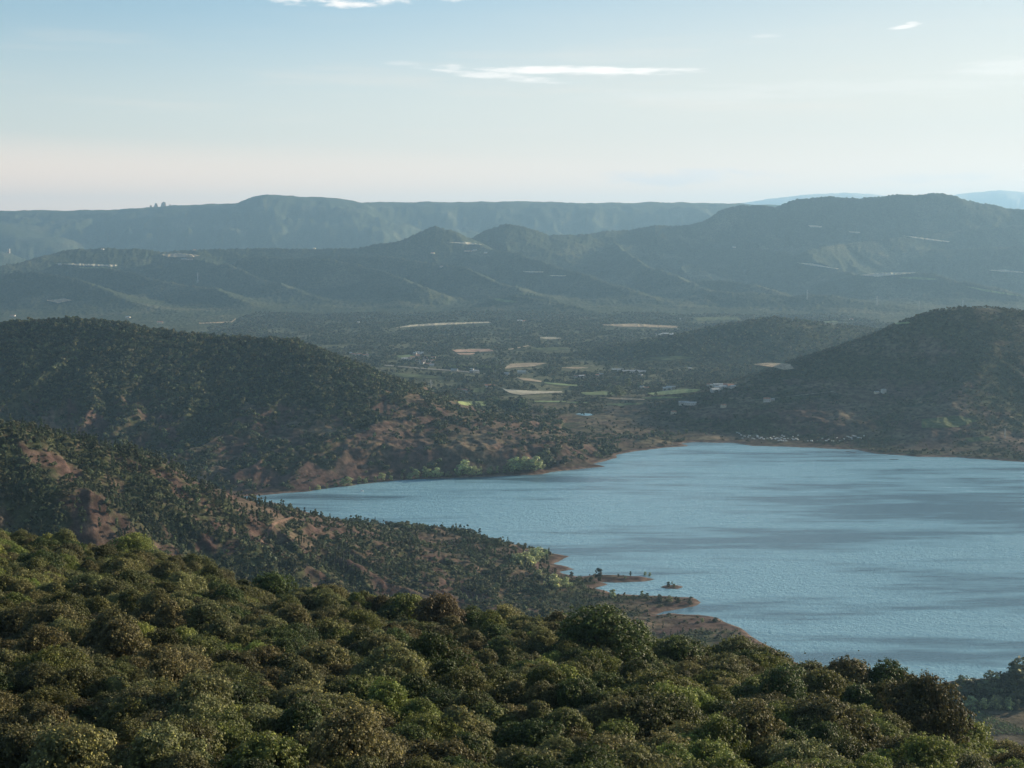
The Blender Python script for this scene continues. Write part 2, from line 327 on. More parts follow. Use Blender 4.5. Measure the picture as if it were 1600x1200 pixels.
z_ = zone == 3; veg[z_] = (0.50+b1*0.8+b2*0.9+sstep(-Vg, -680, -560)*0.8-.04-sstep(Ug, 500, 620)*0.22-sstep(slope, 0.5, 0.8)*0.08)[z_]
z_ = zone == 4; veg[z_] = (0.40+b1*0.9+b2*0.5+sstep(-Vg, -640, -560)*0.35)[z_]
z_ = zone == 0; veg[z_] = (0.45+b1*1.1+b2*0.6+sstep(Yg, 2900, 3300)*.12)[z_]
veg[zone == 1] = 1
z_ = zone == 5; veg[z_] = (0.8+b1*.5)[z_]
veg = np.where(SDg < 9, veg*0.3-0.1, veg); veg = np.clip(veg, 0, 1)
red = np.clip(0.45+fbm(Xg, Yg, 110, 4, 140)*1.5+sstep(slope, 0.2, 0.55)*0.5, 0, 1)*sstep(-Yg, -3600, -2700)
red = np.where(SDg < 14, 1.0*sstep(-Yg, -4000, -3000), red)
dry = np.clip(0.35+fbm(Xg, Yg, 90, 4, 150)*1.4, 0, 1)
def mixc(a, b, t): return a*(1-t[..., None])+b*t[..., None]
soil = mixc(np.array([.066, .042, .036])*np.ones((*Hg.shape, 3)), np.array([.084, .060, .047]), np.clip(b2+0.5, 0, 1))
grass = mixc(np.array([.085, .078, .048])*np.ones((*Hg.shape, 3)), np.array([.170, .132, .085]), dry)
grass = mixc(grass, np.array([.105, .115, .060]), sstep(Yg, 2900, 3500)*.75)
wood = mixc(np.array([.034, .040, .020])*np.ones((*Hg.shape, 3)), np.array([.055, .062, .030]), np.clip(b1+0.5, 0, 1))
col = mixc(grass, soil, red)
col = mixc(col, wood, sstep(veg, 0.35, 0.75))
farc = mixc(np.array([.046, .058, .030])*np.ones((*Hg.shape, 3)), np.array([.130, .125, .072]), np.clip(sstep(fbm(Xg, Yg, 420, 5, 160), 0.02, 0.5)*0.6, 0, 1))  # lighter noise patches paint sunlit slopes into the far woods' colour
col = mixc(col, np.array([.175, .125, .092]), np.clip((1-sstep(SDg, 2, 9))*.7*(SDg > -3), 0, 1)*sstep(-Yg, -4000, -3000))
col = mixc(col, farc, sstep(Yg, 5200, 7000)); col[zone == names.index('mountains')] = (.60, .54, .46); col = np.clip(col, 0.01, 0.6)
col4 = np.concatenate([col, np.ones((*Hg.shape, 1))], -1)
print('cover', round(time.time()-T0, 1))

# ------------------------------------------------------------------ materials
def mat(name):
    m = bpy.data.materials.new(name); m.use_nodes = True; t = NT(m.node_tree); t.n.clear()
    o = t.new('ShaderNodeOutputMaterial'); return m, t, o
def bsdf(t, o, color, rough=0.9, spec=0.15, normal=None):
    b = t.new('ShaderNodeBsdfPrincipled'); t.put(b.inputs['Base Color'], color); t.put(b.inputs['Roughness'], rough)
    b.inputs['Specular IOR Level'].default_value = spec
    if normal is not None: t.put(b.inputs['Normal'], normal)
    t.l.new(b.outputs[0], o.inputs[0]); return b
M_land, t, o = mat('land')
ca = t.new('ShaderNodeAttribute', attribute_name='cover'); pos = t.new('ShaderNodeNewGeometry').outputs['Position']
n1 = t.noise(pos, 0.09, 6, 0.65); n2 = t.noise(pos, 0.9, 4, 0.6); n3 = t.noise(t.mapping(pos, (1, 1, 4)), 0.03, 4)
f = t.math('MULTIPLY', t.ramp(n1, 0.36, 0.64, 0.55, 1.5), t.ramp(n2, 0.25, 0.75, 0.7, 1.3))
f = t.math('MULTIPLY', f, t.ramp(n3, 0.3, 0.7, 0.85, 1.15))
mul = t.new('ShaderNodeVectorMath', operation='SCALE'); t.put(mul.inputs[0], ca.outputs['Color']); t.put(mul.inputs['Scale'], f)
bp = t.new('ShaderNodeBump'); bp.inputs['Strength'].default_value = 0.7; bp.inputs['Distance'].default_value = 2.0; t.put(bp.inputs['Height'], n1)
bsdf(t, o, mul.outputs[0], 0.95, 0.05, bp.outputs[0])

def leaf_mat(name, var=0.35, transl=0.25, noise=1.3):
    m, t, o = mat(name); oi = t.new('ShaderNodeObjectInfo'); geo = t.new('ShaderNodeNewGeometry')
    r = oi.outputs['Random']
    n = t.noise(geo.outputs['Position'], noise, 3, 0.6)
    fac = t.math('MULTIPLY', t.ramp(r, 0, 1, 1-var, 1+var, False), t.ramp(n, 0.3, 0.7, 0.62, 1.42))
    hue = t.mix(t.ramp(t.math('FRACT', t.math('MULTIPLY', r, 7.31)), 0, 1, 0, 1, False), (1.06, 0.99, 0.88), (0.94, 1.04, 0.95))
    ti = t.new('ShaderNodeAttribute', attribute_name='tint', attribute_type='INSTANCER')
    c = t.mix(1.0, t.mix(1.0, oi.outputs['Color'], ti.outputs['Color'], 'ADD'), hue, 'MULTIPLY')
    at = t.new('ShaderNodeAttribute', attribute_name='tip'); c = t.mix(at.outputs['Fac'], c, t.mix(1.0, c, (2.3, 2.1, 1.3), 'MULTIPLY'))  # outer leaf tips: warm sunlit brightening painted into the leaf colour
    s = t.new('ShaderNodeVectorMath', operation='SCALE'); t.put(s.inputs[0], c); t.put(s.inputs['Scale'], fac)
    b = t.new('ShaderNodeBsdfPrincipled'); t.put(b.inputs['Base Color'], s.outputs[0]); b.inputs['Roughness'].default_value = 0.6; b.inputs['Specular IOR Level'].default_value = 0.25
    tr = t.new('ShaderNodeBsdfTranslucent'); t.put(tr.inputs[0], s.outputs[0])
    mx = t.new('ShaderNodeMixShader'); mx.inputs[0].default_value = transl; t.l.new(b.outputs[0], mx.inputs[1]); t.l.new(tr.outputs[0], mx.inputs[2]); t.l.new(mx.outputs[0], o.inputs[0])
    return m
M_leaf = leaf_mat('oak_leaf', 0.35, 0.3, 0.9); M_scrub = leaf_mat('scrub_leaf', 0.4, 0.15, 0.15)
M_bark, t, o = mat('bark'); g = t.new('ShaderNodeNewGeometry').outputs['Position']
bsdf(t, o, t.mix(t.noise(t.mapping(g, (1, 1, .25)), 6, 5), (.045, .035, .026), (.15, .125, .10)), 0.95)

# water
M_water, t, o = mat('lake_water'); pos = t.new('ShaderNodeNewGeometry').outputs['Position']
w1 = t.noise(t.mapping(pos, (.24, .24, 1), rot=(0, 0, .3)), 1.0, 4, 0.68)
w2 = t.noise(t.mapping(pos, (.07, .11, 1), rot=(0, 0, -.2)), 1.0, 3, 0.6)
gust = t.noise(t.mapping(pos, (.0016, .0075, 1), rot=(0, 0, -.16)), 1.0, 5, 0.62)
gust2 = t.noise(t.mapping(pos, (.006, .03, 1), rot=(0, 0, -.10)), 1.0, 4, 0.6)
gg = t.math('ADD', t.math('MULTIPLY', gust, 0.7), t.math('MULTIPLY', gust2, 0.3))
hgt = t.math('ADD', w1, t.math('MULTIPLY', w2, 0.9))
bp = t.new('ShaderNodeBump'); t.put(bp.inputs['Strength'], t.ramp(gg, 0.40, 0.62, 0.35, 1.0)); bp.inputs['Distance'].default_value = 2.3; t.put(bp.inputs['Height'], hgt)
b = bsdf(t, o, t.mix(t.ramp(gg, 0.41, 0.53), (.090, .180, .230), (.235, .435, .520)), t.ramp(gg, 0.40, 0.62, 0.16, 0.32), 0.5, bp.outputs[0])  # sky sheen and darker streaks painted into the base colour along the gusts
b.inputs['IOR'].default_value = 1.33

# ------------------------------------------------------------------ land objects
idx = np.arange(Hg.size).reshape(Hg.shape)
quads = np.stack([idx[:-1, :-1], idx[:-1, 1:], idx[1:, 1:], idx[1:, :-1]], -1).reshape(-1, 4)
fz = zone[:-1, :-1].ravel()
V = np.stack([Xg, Yg, Hm], -1).reshape(-1, 3); Cv = col4.reshape(-1, 4)
for k, nm in enumerate(names):
    q = quads[fz == k]
    if not len(q): continue
    used, inv = np.unique(q, return_inverse=True)
    me = mesh_np(nm, V[used], inv.reshape(-1, 4), [M_land], True, {'cover': ('FLOAT_COLOR', Cv[used])})
    tag(link(nm, me), kind='structure')
# a wide sheet of lower ground round and under it all
sk = [(-44000, -3500), (44000, -3500), (44000, 45000), (-44000, 45000)]
me = mesh_np('outer_ground', [(x, y, -14) for x, y in sk], [[0, 1, 2, 3]], [M_land], False, {'cover': ('FLOAT_COLOR', [(.05, .055, .03, 1)]*4)})
tag(link('outer_ground', me), kind='structure')
me = mesh_np('lake_water', [(-2600, 950, 0), (3600, 950, 0), (3600, 2950, 0), (-2600, 2950, 0)], [[0, 1, 2, 3]], [M_water])
tag(link('lake_water', me), kind='structure')
print('land built', round(time.time()-T0, 1))
#PART2
# ------------------------------------------------------------------ plants
def leaves(pts, nrm, size, rg, squash=1.0):
    """one bent leaf clump (a quad) per point, facing roughly along nrm"""
    n = len(pts); nrm = nrm+rg.normal(0, 0.55, (n, 3)); nrm /= np.linalg.norm(nrm, axis=1)[:, None]
    t = np.cross(nrm, rg.normal(0, 1, (n, 3))); t /= np.linalg.norm(t, axis=1)[:, None]; b = np.cross(nrm, t)
    s = (size*rg.uniform(0.55, 1.35, n))[:, None]; a = s*rg.uniform(.35, .65, (n, 1))
    v = np.stack([pts-t*s*.55, pts-b*a, pts+t*s*.6+nrm*s*.15, pts+b*a], 1).reshape(-1, 3)
    return v, np.arange(4*n).reshape(n, 4)
def crown_mesh(name, r, h0, h1, nl, n, size, seed, m, shape='dome', depth=0.35, twig=0.0):
    rg = np.random.default_rng(seed); P = []; N = []; T = []
    cz = (h0+h1)/2; hz = (h1-h0)/2
    for k in range(nl):
        a = rg.uniform(0, 2*np.pi); q = rg.uniform(0, 1)**0.5
        if shape == 'dome':
            e = rg.uniform(-0.45, 1.12); rr = r*0.80*math.sqrt(max(0.02, 1-min(1, max(e, 0))**2))*rg.uniform(.35, 1.15); c = np.array([rr*math.cos(a), rr*math.sin(a), cz+hz*0.62*e]); lr = r*rg.uniform(.24, .46)
        elif shape == 'pine':
            e = rg.uniform(0, 1); rr = r*(1-e*.85)*q*.9; c = np.array([rr*math.cos(a), rr*math.sin(a), h0+(h1-h0)*e*.95]); lr = r*rg.uniform(.22, .38)*(1.15-e*.6)
        elif shape == 'cypress':
            e = rg.uniform(0, 1); rr = r*.25*q; c = np.array([rr*math.cos(a), rr*math.sin(a), h0+(h1-h0)*e*.93]); lr = r*.85*(1-abs(e-.35)**1.5)
        else:
            e = rg.uniform(0, 1); w_ = math.sin(math.pi*min(1, .18+e*.8))**.6; rr = r*.75*w_*q; c = np.array([rr*math.cos(a), rr*math.sin(a), h0+(h1-h0)*e*.92]); lr = r*rg.uniform(.28, .45)
        nn = max(8, int(n*lr**2/1.0)); d = rg.normal(0, 1, (nn, 3)); d[:, 2] = d[:, 2]*.9+.25; d /= np.linalg.norm(d, axis=1)[:, None]
        lump = 1+0.16*np.sin(d[:, 0]*7+k)*np.sin(d[:, 1]*6+2*k)*np.sin(d[:, 2]*8+k)
        rad = lr*lump*(1-rg.random(nn)**1.8*depth)+rg.exponential(twig+1e-6, nn)*(rg.random(nn) < .25)
        if shape == 'dome' and n > 5000:        # leafy knobs on every lobe
            nk = int(24+42*lr); kd = rg.normal(0, 1, (nk, 3)); kd[:, 2] += .35; kd /= np.linalg.norm(kd, axis=1)[:, None]; kc = kd*lr*rg.uniform(.78, 1.18, (nk, 1))
            kk_ = rg.integers(0, nk, nn); kr = rg.uniform(.13, .34, nk)[kk_]; dd_ = d*kr[:, None]*(1-rg.random((nn, 1))**2*.6)
            P.append(c+(kc[kk_]+dd_)*np.array([1, 1, .9])); N.append(d+kd[kk_]*.6+np.array([0, 0, .2])); T.append((rg.random(nn) < .30)*rg.uniform(.3, 1, nn)*((d*kd[kk_]).sum(1) > .2)); continue
        P.append(c+d*rad[:, None]*np.array([1, 1, .82])); N.append(d+np.array([0, 0, .25])); T.append((rg.random(nn) < .22)*rg.uniform(.3, 1, nn)*(rad > lr*.9))
    if shape == 'dome' and n > 5000:            # loose shoots standing out of the crown
        for k in range(46):
            b0 = P[int(rg.integers(0, len(P)))]; b0 = b0[int(rg.integers(0, len(b0)))]; d = rg.normal(0, .5, 3)+np.array([0, 0, 1.0]); d /= np.linalg.norm(d); L_ = rg.uniform(.35, 1.15)*(r/3)
            if b0[2] < cz*.8: continue
            tt_ = rg.random((38, 1)); P.append(b0+d*L_*tt_+rg.normal(0, .07+.10*(1-tt_), (38, 3))); N.append(np.tile(d, (38, 1))+rg.normal(0, .6, (38, 3))); T.append((rg.random(38) < .4)*rg.uniform(.3, 1, 38))
    P = np.concatenate(P); N = np.concatenate(N); T = np.concatenate(T)
    if len(P) > n: k = rg.permutation(len(P))[:n]; P, N, T = P[k], N[k], T[k]
    elif len(P) < n:
        k = rg.integers(0, len(P), n-len(P)); P = np.concatenate([P, P[k]+rg.normal(0, size*.8, (len(k), 3))]); N = np.concatenate([N, N[k]]); T = np.concatenate([T, T[k]])
    v, f = leaves(P, N, size, rg)
    return v, f, np.repeat(T, 4)
def tube(path, rad, sides=7):
    V_ = []; F_ = []
    for i, (p, r_) in enumerate(zip(path, rad)):
        p = np.array(p, float); d = np.array(path[min(i+1, len(path)-1)], float)-np.array(path[max(i-1, 0)], float); d /= np.linalg.norm(d)
        u = np.cross(d, [.3, 1, .1]); u /= np.linalg.norm(u); w_ = np.cross(d, u)
        for k in range(sides): a = 2*math.pi*k/sides; V_.append(p+r_*(u*math.cos(a)+w_*math.sin(a)))
        if i: F_ += [[(i-1)*sides+k, (i-1)*sides+(k+1) % sides, i*sides+(k+1) % sides, i*sides+k] for k in range(sides)]
    return np.array(V_), np.array(F_)
def join(parts):
    V_, F_, o_ = [], [], 0
    for v, f in parts: V_.append(v); F_.append(f+o_); o_ += len(v)
    return np.concatenate(V_), np.concatenate(F_)
def trunk_parts(r, h0, h1, seed, thick):
    rg = np.random.default_rng(seed); top = h0+(h1-h0)*.35; ps = []
    lean = rg.normal(0, .12*r, 2)
    ps.append(tube([(0, 0, -.8), (lean[0]*.2, lean[1]*.2, h0*.5), (lean[0], lean[1], top)], [thick*1.5, thick, thick*.6]))
    for k in range(7):
        a = 2*math.pi*(k+rg.uniform(-.3, .3))/7; zs = rg.uniform(.45, .95)*top; e = r*rg.uniform(.55, .85); ze = h0+(h1-h0)*rg.uniform(.3, .8)
        s0 = np.array([lean[0]*zs/top, lean[1]*zs/top, zs]); e0 = np.array([e*math.cos(a), e*math.sin(a), ze]); mid = (s0+e0)/2+np.array([0, 0, .12*r])
        ps.append(tube([s0, mid, e0], [thick*.5, thick*.32, thick*.1], 5))
    return join(ps)

def leaf_mesh(name, v, f, tip, m): return mesh_np(name, v, f, [m], False, {'tip': ('FLOAT', tip)})
def whole_tree(name, r, h0, h1, nl, n, size, seed, shape, m=None, thick=.2):
    """crown and trunk in one mesh, for trees a few pixels tall"""
    v, f, tp = crown_mesh(name, r, h0, h1, nl, n, size, seed, m, shape)
    tv, tf = tube([(0, 0, -1.0), (0, 0, h0+(h1-h0)*.5)], [thick, thick*.5], 5)
    me = mesh_np(name, np.concatenate([v, tv]), np.concatenate([f, tf+len(v)]), [m or M_scrub, M_bark], False, {'tip': ('FLOAT', np.concatenate([tp, np.zeros(len(tv))]))},
                 np.concatenate([np.zeros(len(f)), np.ones(len(tf))]))
    return me

# scatter: one object, a mesh of points turned into plants by geometry nodes
def scatter(name, pts, scale, pick, meshes, label, cat, rg):
    protos = bpy.data.collections.new(name+' kinds'); uniq = []
    for me, c in meshes:
        if me not in uniq: uniq.append(me)
    for i, me in enumerate(uniq):
        o = bpy.data.objects.new('%s %02d' % (name, i), me); o.color = (0, 0, 0, 1); protos.objects.link(o)
    pick = np.asarray(pick); tints = np.array([c for me, c in meshes])[pick]; pick = np.array([uniq.index(me) for me, c in meshes])[pick]
    n = len(pts); me = bpy.data.meshes.new(name); me.vertices.add(n); me.vertices.foreach_set('co', np.asarray(pts, np.float32).ravel())
    sc3 = np.stack([scale*rg.uniform(.85, 1.15, n), scale*rg.uniform(.85, 1.15, n), scale*rg.uniform(.8, 1.2, n)], -1)
    rot = np.stack([rg.normal(0, .06, n), rg.normal(0, .06, n), rg.uniform(0, 6.28, n)], -1)
    for an, dd in (('s', sc3), ('r', rot), ('tint', tints)):
        a = me.attributes.new(an, 'FLOAT_VECTOR', 'POINT'); a.data.foreach_set('vector', dd.astype(np.float32).ravel())
    a = me.attributes.new('k', 'INT', 'POINT'); a.data.foreach_set('value', np.asarray(pick, np.int32))
    o = link(name, me); o.color = (0, 0, 0, 1); g = bpy.data.node_groups.new(name, 'GeometryNodeTree')
    g.interface.new_socket('Geometry', in_out='INPUT', socket_type='NodeSocketGeometry'); g.interface.new_socket('Geometry', in_out='OUTPUT', socket_type='NodeSocketGeometry')
    gi = g.nodes.new('NodeGroupInput'); go = g.nodes.new('NodeGroupOutput'); ci = g.nodes.new('GeometryNodeCollectionInfo')
    ci.inputs['Collection'].default_value = protos; ci.inputs['Separate Children'].default_value = True; ci.inputs['Reset Children'].default_value = True
    ip = g.nodes.new('GeometryNodeInstanceOnPoints'); ip.inputs['Pick Instance'].default_value = True
    def at(nm, ty):
        q = g.nodes.new('GeometryNodeInputNamedAttribute'); q.data_type = ty; q.inputs['Name'].default_value = nm
        return [x for x in q.outputs if x.enabled and x.name == 'Attribute'][0]
    L = g.links.new; L(gi.outputs[0], ip.inputs['Points']); L(ci.outputs[0], ip.inputs['Instance'])
    L(at('k', 'INT'), ip.inputs['Instance Index']); L(at('s', 'FLOAT_VECTOR'), ip.inputs['Scale'])
    e2r = g.nodes.new('FunctionNodeEulerToRotation'); L(at('r', 'FLOAT_VECTOR'), e2r.inputs[0]); L(e2r.outputs[0], ip.inputs['Rotation'])
    L(ip.outputs[0], go.inputs[0])
    md = o.modifiers.new('scatter', 'NODES'); md.node_group = g
    tag(o, label, cat, kind='stuff'); return o

# fields and roads, laid on the land; (kind, colour, polygon in photo pixels)
TAN, PINK, PALE, GREEN, BRIGHT, OLIVE, STONE = (.38,.30,.20), (.42,.29,.21), (.42,.38,.28), (.14,.18,.08), (.21,.26,.12), (.09,.11,.05), (.26,.24,.20)
FIELDS = [('field', PINK, [(705,547),(735,546),(765,546),(776,549),(745,551),(712,551)]), ('field', PINK, [(712,552),(745,552),(762,550),(735,555),(718,555)]),
 ('field', TAN, [(775,548),(800,545),(825,540),(828,541),(800,547)]), ('field', TAN, [(784,577),(797,569),(830,567),(856,568),(835,573),(805,575),(786,578)]),
 ('field', PALE, [(783,607),(795,609),(830,611),(878,612),(880,614),(840,616),(815,618),(800,616),(790,612)]), ('field', TAN, [(805,590),(830,592),(848,596),(845,598),(818,595)]),
 ('field', BRIGHT, [(848,597),(880,600),(905,602),(904,604),(875,603),(852,600)]), ('field', BRIGHT, [(690,628.5),(725,627.5),(762,628),(780,631),(765,635),(715,635)]),
 ('field', BRIGHT, [(822,627),(850,626.5),(885,627),(884,629),(840,629.5)]), ('field', TAN, [(932,621),(970,622),(1008,624),(1008,626),(960,625)]),
 ('field', BRIGHT, [(1010,615),(1040,611),(1070,608),(1098,609),(1088,613),(1050,617),(1020,618)]), ('field', GREEN, [(1000,622),(1040,620),(1068,621),(1065,623),(1010,624)]),
 ('field', GREEN, [(905,614),(940,612),(985,615),(960,618),(915,618)]), ('field', OLIVE, [(610,583),(660,586),(700,590),(680,592),(630,590)]), ('field', BRIGHT, [(880,629),(905,628),(930,630),(905,631.5)]), ('field', OLIVE, [(820,545),(870,543),(900,546),(860,549)]),
 ('field', GREEN, [(940,632),(985,630),(1010,632),(970,635)]), ('field', TAN, [(870,575),(900,573.5),(925,575),(900,577)]), ('field', OLIVE, [(1010,560),(1060,556),(1090,560),(1040,564)]), ('field', GREEN, [(1120,601),(1140,599),(1150,602),(1125,605)]), ('field', GREEN, [(618,556),(640,554.5),(652,557),(625,560)]),
 ('field', OLIVE, [(735,607),(760,606),(755,614),(738,614)]), ('field', GREEN, [(632,606),(648,605.5),(646,608),(634,608)]),
 ('field', PALE, [(1340,431),(1375,427),(1432,426),(1430,428),(1400,431),(1370,434)]), ('field', GREEN, [(1400,434),(1435,433.5),(1470,437),(1455,439),(1415,437)]),
 ('field', PALE, [(1242,411),(1270,413),(1312,421),(1310,422),(1265,416)]), ('field', PALE, [(1540,423),(1570,422),(1600,426),(1600,428),(1565,426)]),
 ('field', GREEN, [(1500,447),(1540,453),(1598,463),(1596,465),(1540,457)]), ('field', BRIGHT, [(1397,505),(1420,503),(1424,506),(1400,508)]), ('field', GREEN, [(1284,503),(1308,502),(1310,504),(1288,505)]),
 ('field', GREEN, [(770,466),(800,470),(812,474),(790,474),(775,471)]), ('field', OLIVE, [(800,456),(840,461),(850,465),(815,462)]), ('field', PALE, [(814,424.5),(850,425),(850,427.5),(822,427)]),
 ('field', PALE, [(856,431),(886,431.5),(884,433),(862,433)]), ('field', PALE, [(690,379),(730,379.5),(762,384),(740,384)]), ('field', PALE, [(82,413),(130,413),(186,415),(180,418),(120,416)]),
 ('field', GREEN, [(118,419),(160,418),(180,421),(130,421)]), ('field', TAN, [(250,399),(280,396),(314,400),(300,404),(262,403)]),
 ('field', TAN, [(70,470),(100,467),(115,470),(90,475)]), ('field', TAN, [(1172,570),(1200,567),(1235,569),(1242,577),(1225,579),(1205,574)]), ('field', PALE, [(835,528),(862,527),(882,529),(860,531)]),
 ('field', PALE, [(610,514),(640,508),(690,505),(770,503),(768,505),(700,508),(645,511)]), ('field', OLIVE, [(1080,497),(1150,495),(1160,500),(1090,503)]), ('field', TAN, [(930,508),(990,506),(1060,510),(1058,513),(970,511)]),
 ('field', PALE, [(1260,352),(1285,354),(1284,357),(1266,356)]), ('field', PALE, [(1325,362),(1345,363),(1344,366),(1328,365)]), ('field', PALE, [(1400,368),(1440,372),(1485,378),(1482,380),(1440,375)]),
 ('field', OLIVE, [(1440,655),(1500,650),(1530,658),(1500,668),(1440,670)]), ('field', OLIVE, [(1505,685),(1545,682),(1550,689),(1515,692)]),
 ('road', STONE, [(600,570.3),(650,574.5),(720,579.5),(760,584),(760,585.3),(715,581.3),(650,576.3),(600,572)]), ('road', TAN, [(310,505),(360,503),(368,498),(370,498.5),(363,504.5),(312,506.5)]),
 ('road', STONE, [(1155,628),(1300,612),(1400,634),(1560,640),(1560,641.2),(1400,635.2),(1300,613.4),(1155,629.2)]),
 ('road', (.17,.115,.085), [(405,848),(425,818),(455,808),(470,812),(455,812),(430,822),(413,850)])]
def field_mat(c, i):
    m, t, o = mat('field_cover'); pos = t.new('ShaderNodeNewGeometry').outputs['Position']
    a = (i*0.77) % 3.1; n = t.noise(t.mapping(pos, (.04, .008, 1), rot=(0, 0, a)), 1, 4); n2 = t.noise(pos, .03, 5, .65)
    f = t.math('MULTIPLY', t.ramp(n, .3, .7, .75, 1.2), t.ramp(n2, .3, .7, .75, 1.2)); s = t.new('ShaderNodeVectorMath', operation='SCALE')
    s.inputs[0].default_value = c; t.put(s.inputs['Scale'], f); bsdf(t, o, s.outputs[0], .95, .05); return m
FM = {}
for i, (nm, c, poly) in enumerate(FIELDS):
    P_ = np.array(poly, float); u0, v0 = P_.min(0); u1, v1 = P_.max(0); nu = int(max(6, min(140, (u1-u0)/1.0))); nv = int(max(8, min(60, (v1-v0)/.35)))
    uu, vv = np.meshgrid(np.linspace(u0, u1, nu), np.linspace(v0, v1, nv)); ins = inside(uu, vv, P_)
    x, y = cast(uu.ravel(), vv.ravel(), 1100 if v0 > 640 else 2900); x = x.reshape(uu.shape); y = y.reshape(uu.shape)
    zz = np.where(np.isnan(x), 0, Z(np.nan_to_num(x), np.nan_to_num(y)))+0.6+np.nan_to_num(y)*.0002+3*sstep(np.nan_to_num(y), 6000, 9000)
    id_ = np.arange(uu.size).reshape(uu.shape); ok = ins & ~np.isnan(x); cell = ok[:-1, :-1] & ok[1:, 1:] & ok[1:, :-1] & ok[:-1, 1:]
    jump = (np.abs(y[1:, :-1]-y[:-1, :-1]) < (y[:-1, :-1]*.05)); cell &= jump
    q = np.stack([id_[1:, :-1], id_[1:, 1:], id_[:-1, 1:], id_[:-1, :-1]], -1)[cell]
    if len(q) < 3: continue
    used, inv = np.unique(q, return_inverse=True); vv3 = np.stack([x, y, zz], -1).reshape(-1, 3)[used]
    if (nm, c) not in FM: FM[(nm, c)] = field_mat(c, i)
    tag(link(nm, mesh_np(nm, vv3, inv.reshape(-1, 4), [FM[(nm, c)]], False)), kind='structure')
def in_field(u, v, tall=2.0):
    r = np.zeros(u.shape, bool)
    for nm, c, poly in FIELDS: 
        r |= inside(u, v, poly) | inside(u, v-tall, poly) | inside(u, v-tall/2, poly)
    return r
# pond in the valley
pond = [(899,654.5),(910,652.8),(922,654),(930,656),(918,657.5),(905,656.5)]
pw = [PZ(u, v, 6.0) for u, v in pond]; pz = max(float(Z(*p)) for p in pw)+0.3
tag(link('pond_water', mesh_np('pond_water', [(x, y, pz) for x, y in pw], [[0, 1, 2, 3, 4, 5]], [M_water])), kind='structure')
print('fields', round(time.time()-T0, 1))

TONES = {'dark olive': (.078,.086,.032), 'brown olive': (.100,.095,.047), 'grey olive': (.130,.133,.064), 'fresh green': (.140,.165,.050), 'deep green': (.054,.076,.028), 'rusty brown': (.092,.074,.042)}
# ---- foreground oaks
oak = []
for k in range(9):
    r_, h_ = [(2.7,4.6),(3.1,5.2),(2.4,4.2),(3.4,5.8),(2.9,6.2),(3.0,4.8),(2.2,5.4),(3.6,5.6),(2.6,5.0)][k]
    v, f, tp = crown_mesh('oak', r_, .7, h_, 26+k*2, 24000, .14, 100+k, M_leaf, 'dome', .45, .10)
    cm = leaf_mesh('crown', v, f, tp, M_leaf); tv, tf = trunk_parts(r_, 1.0, h_, 300+k, .17); tm = mesh_np('trunk', tv, tf, [M_bark], True)
    wm = mesh_np('oak', np.concatenate([v, tv]), np.concatenate([f, tf+len(v)]), [M_leaf, M_bark], False, {'tip': ('FLOAT', np.concatenate([tp, np.zeros(len(tv))]))}, np.concatenate([np.zeros(len(f)), np.ones(len(tf))]))
    oak.append((cm, tm, wm, r_, h_))
rg = np.random.default_rng(21)
gx, gy = np.meshgrid(np.arange(-200, 200, 2.9), np.arange(84, 460, 2.9)); gx = gx.ravel()+rg.uniform(-1.7, 1.7, gx.size); gy = gy.ravel()+rg.uniform(-1.7, 1.7, gy.size)
gz = Z(gx, gy); u, v = to_px(gx, gy, gz+3); bq = np.interp(gx/gy, brow3[:, 0]/brow3[:, 1], brow3[:, 1])
k = (u > -260) & (u < 1860) & (v < 1420) & (gy < bq+45) & (gz > 60)
gx, gy, gz, u, v, bq = [q[k] for q in (gx, gy, gz, u, v, bq)]
sc = rg.lognormal(-.38, .27, len(gx)); big = rg.random(len(gx)) < .08; sc[big] *= 1.25; sc = np.clip(sc, .35, 1.12); sc = np.where(gy < 125, np.minimum(sc, .92), sc)
sc *= np.where((u > 700) & (gy > bq-40), 1.15, 1)*np.where(u < 300, .92, 1)
pk = rg.integers(0, 9, len(gx)); tn = fbm(gx, gy, 22, 3, 300)+rg.normal(0, .22, len(gx)); gr = sstep(u, 500, 1500)*.38+sstep(-v, -950, -840)*.15
tone = np.where(tn+gr > .42, 3, np.where(tn < -.32, 1, np.where(rg.random(len(gx)) < .33, 2, np.where(rg.random(len(gx)) < .5, 0, 4))))
tone = np.where((tone == 4) & (u < 600) & (rg.random(len(gx)) < .6), 1, tone); 
tnames = ['dark olive', 'brown olive', 'grey olive', 'fresh green', 'deep green', 'rusty brown']
# trees singled out in the photograph: u of the crown, top v, distance, crown scale, kind, tone, label
STARS = [(940,944,205,1.75,3,4,'tallest dark oak on the brow, its round top reaching the red spits'), (565,962,215,1.25,7,3,'rounded bright green oak near the brow, left of a rust brown tree'),
 (690,925,240,1.25,5,5,'rust brown tree on the brow of the wood below the red headland'), (1335,1022,200,1.3,4,1,'brown topped oak poking over the brow against the lake'), (1395,1040,200,1.3,4,4,'dark green oak with pointed top on the brow, against the lake'),
 (640,908,250,1.25,0,3,'bright green crown on the brow between two darker oaks'), (430,898,285,1.25,1,4,'deep green oak on the brow under the row of cypresses'), (205,828,330,1.5,7,3,'fresh green oak rising highest on the left brow of the wood'),
 (1130,1092,150,1.3,7,4,'round deep green oak standing clear in the lower right of the wood'), (1440,1082,175,1.7,3,1,'broad olive oak with wide crown at the lower right, above the vineyard'), (1300,1090,150,1.6,1,2,'broad grey olive oak with pale leaf tips in the lower right wood'),
 (1560,1110,190,1.0,6,3,'thin fresh green tree beside the striped vineyard'), (840,955,235,1.2,2,2,'grey olive oak on the brow, left of the tallest oak'), (510,905,270,1.3,8,0,'dark olive oak on the brow just left of the bright green crown')]
sx = []; 
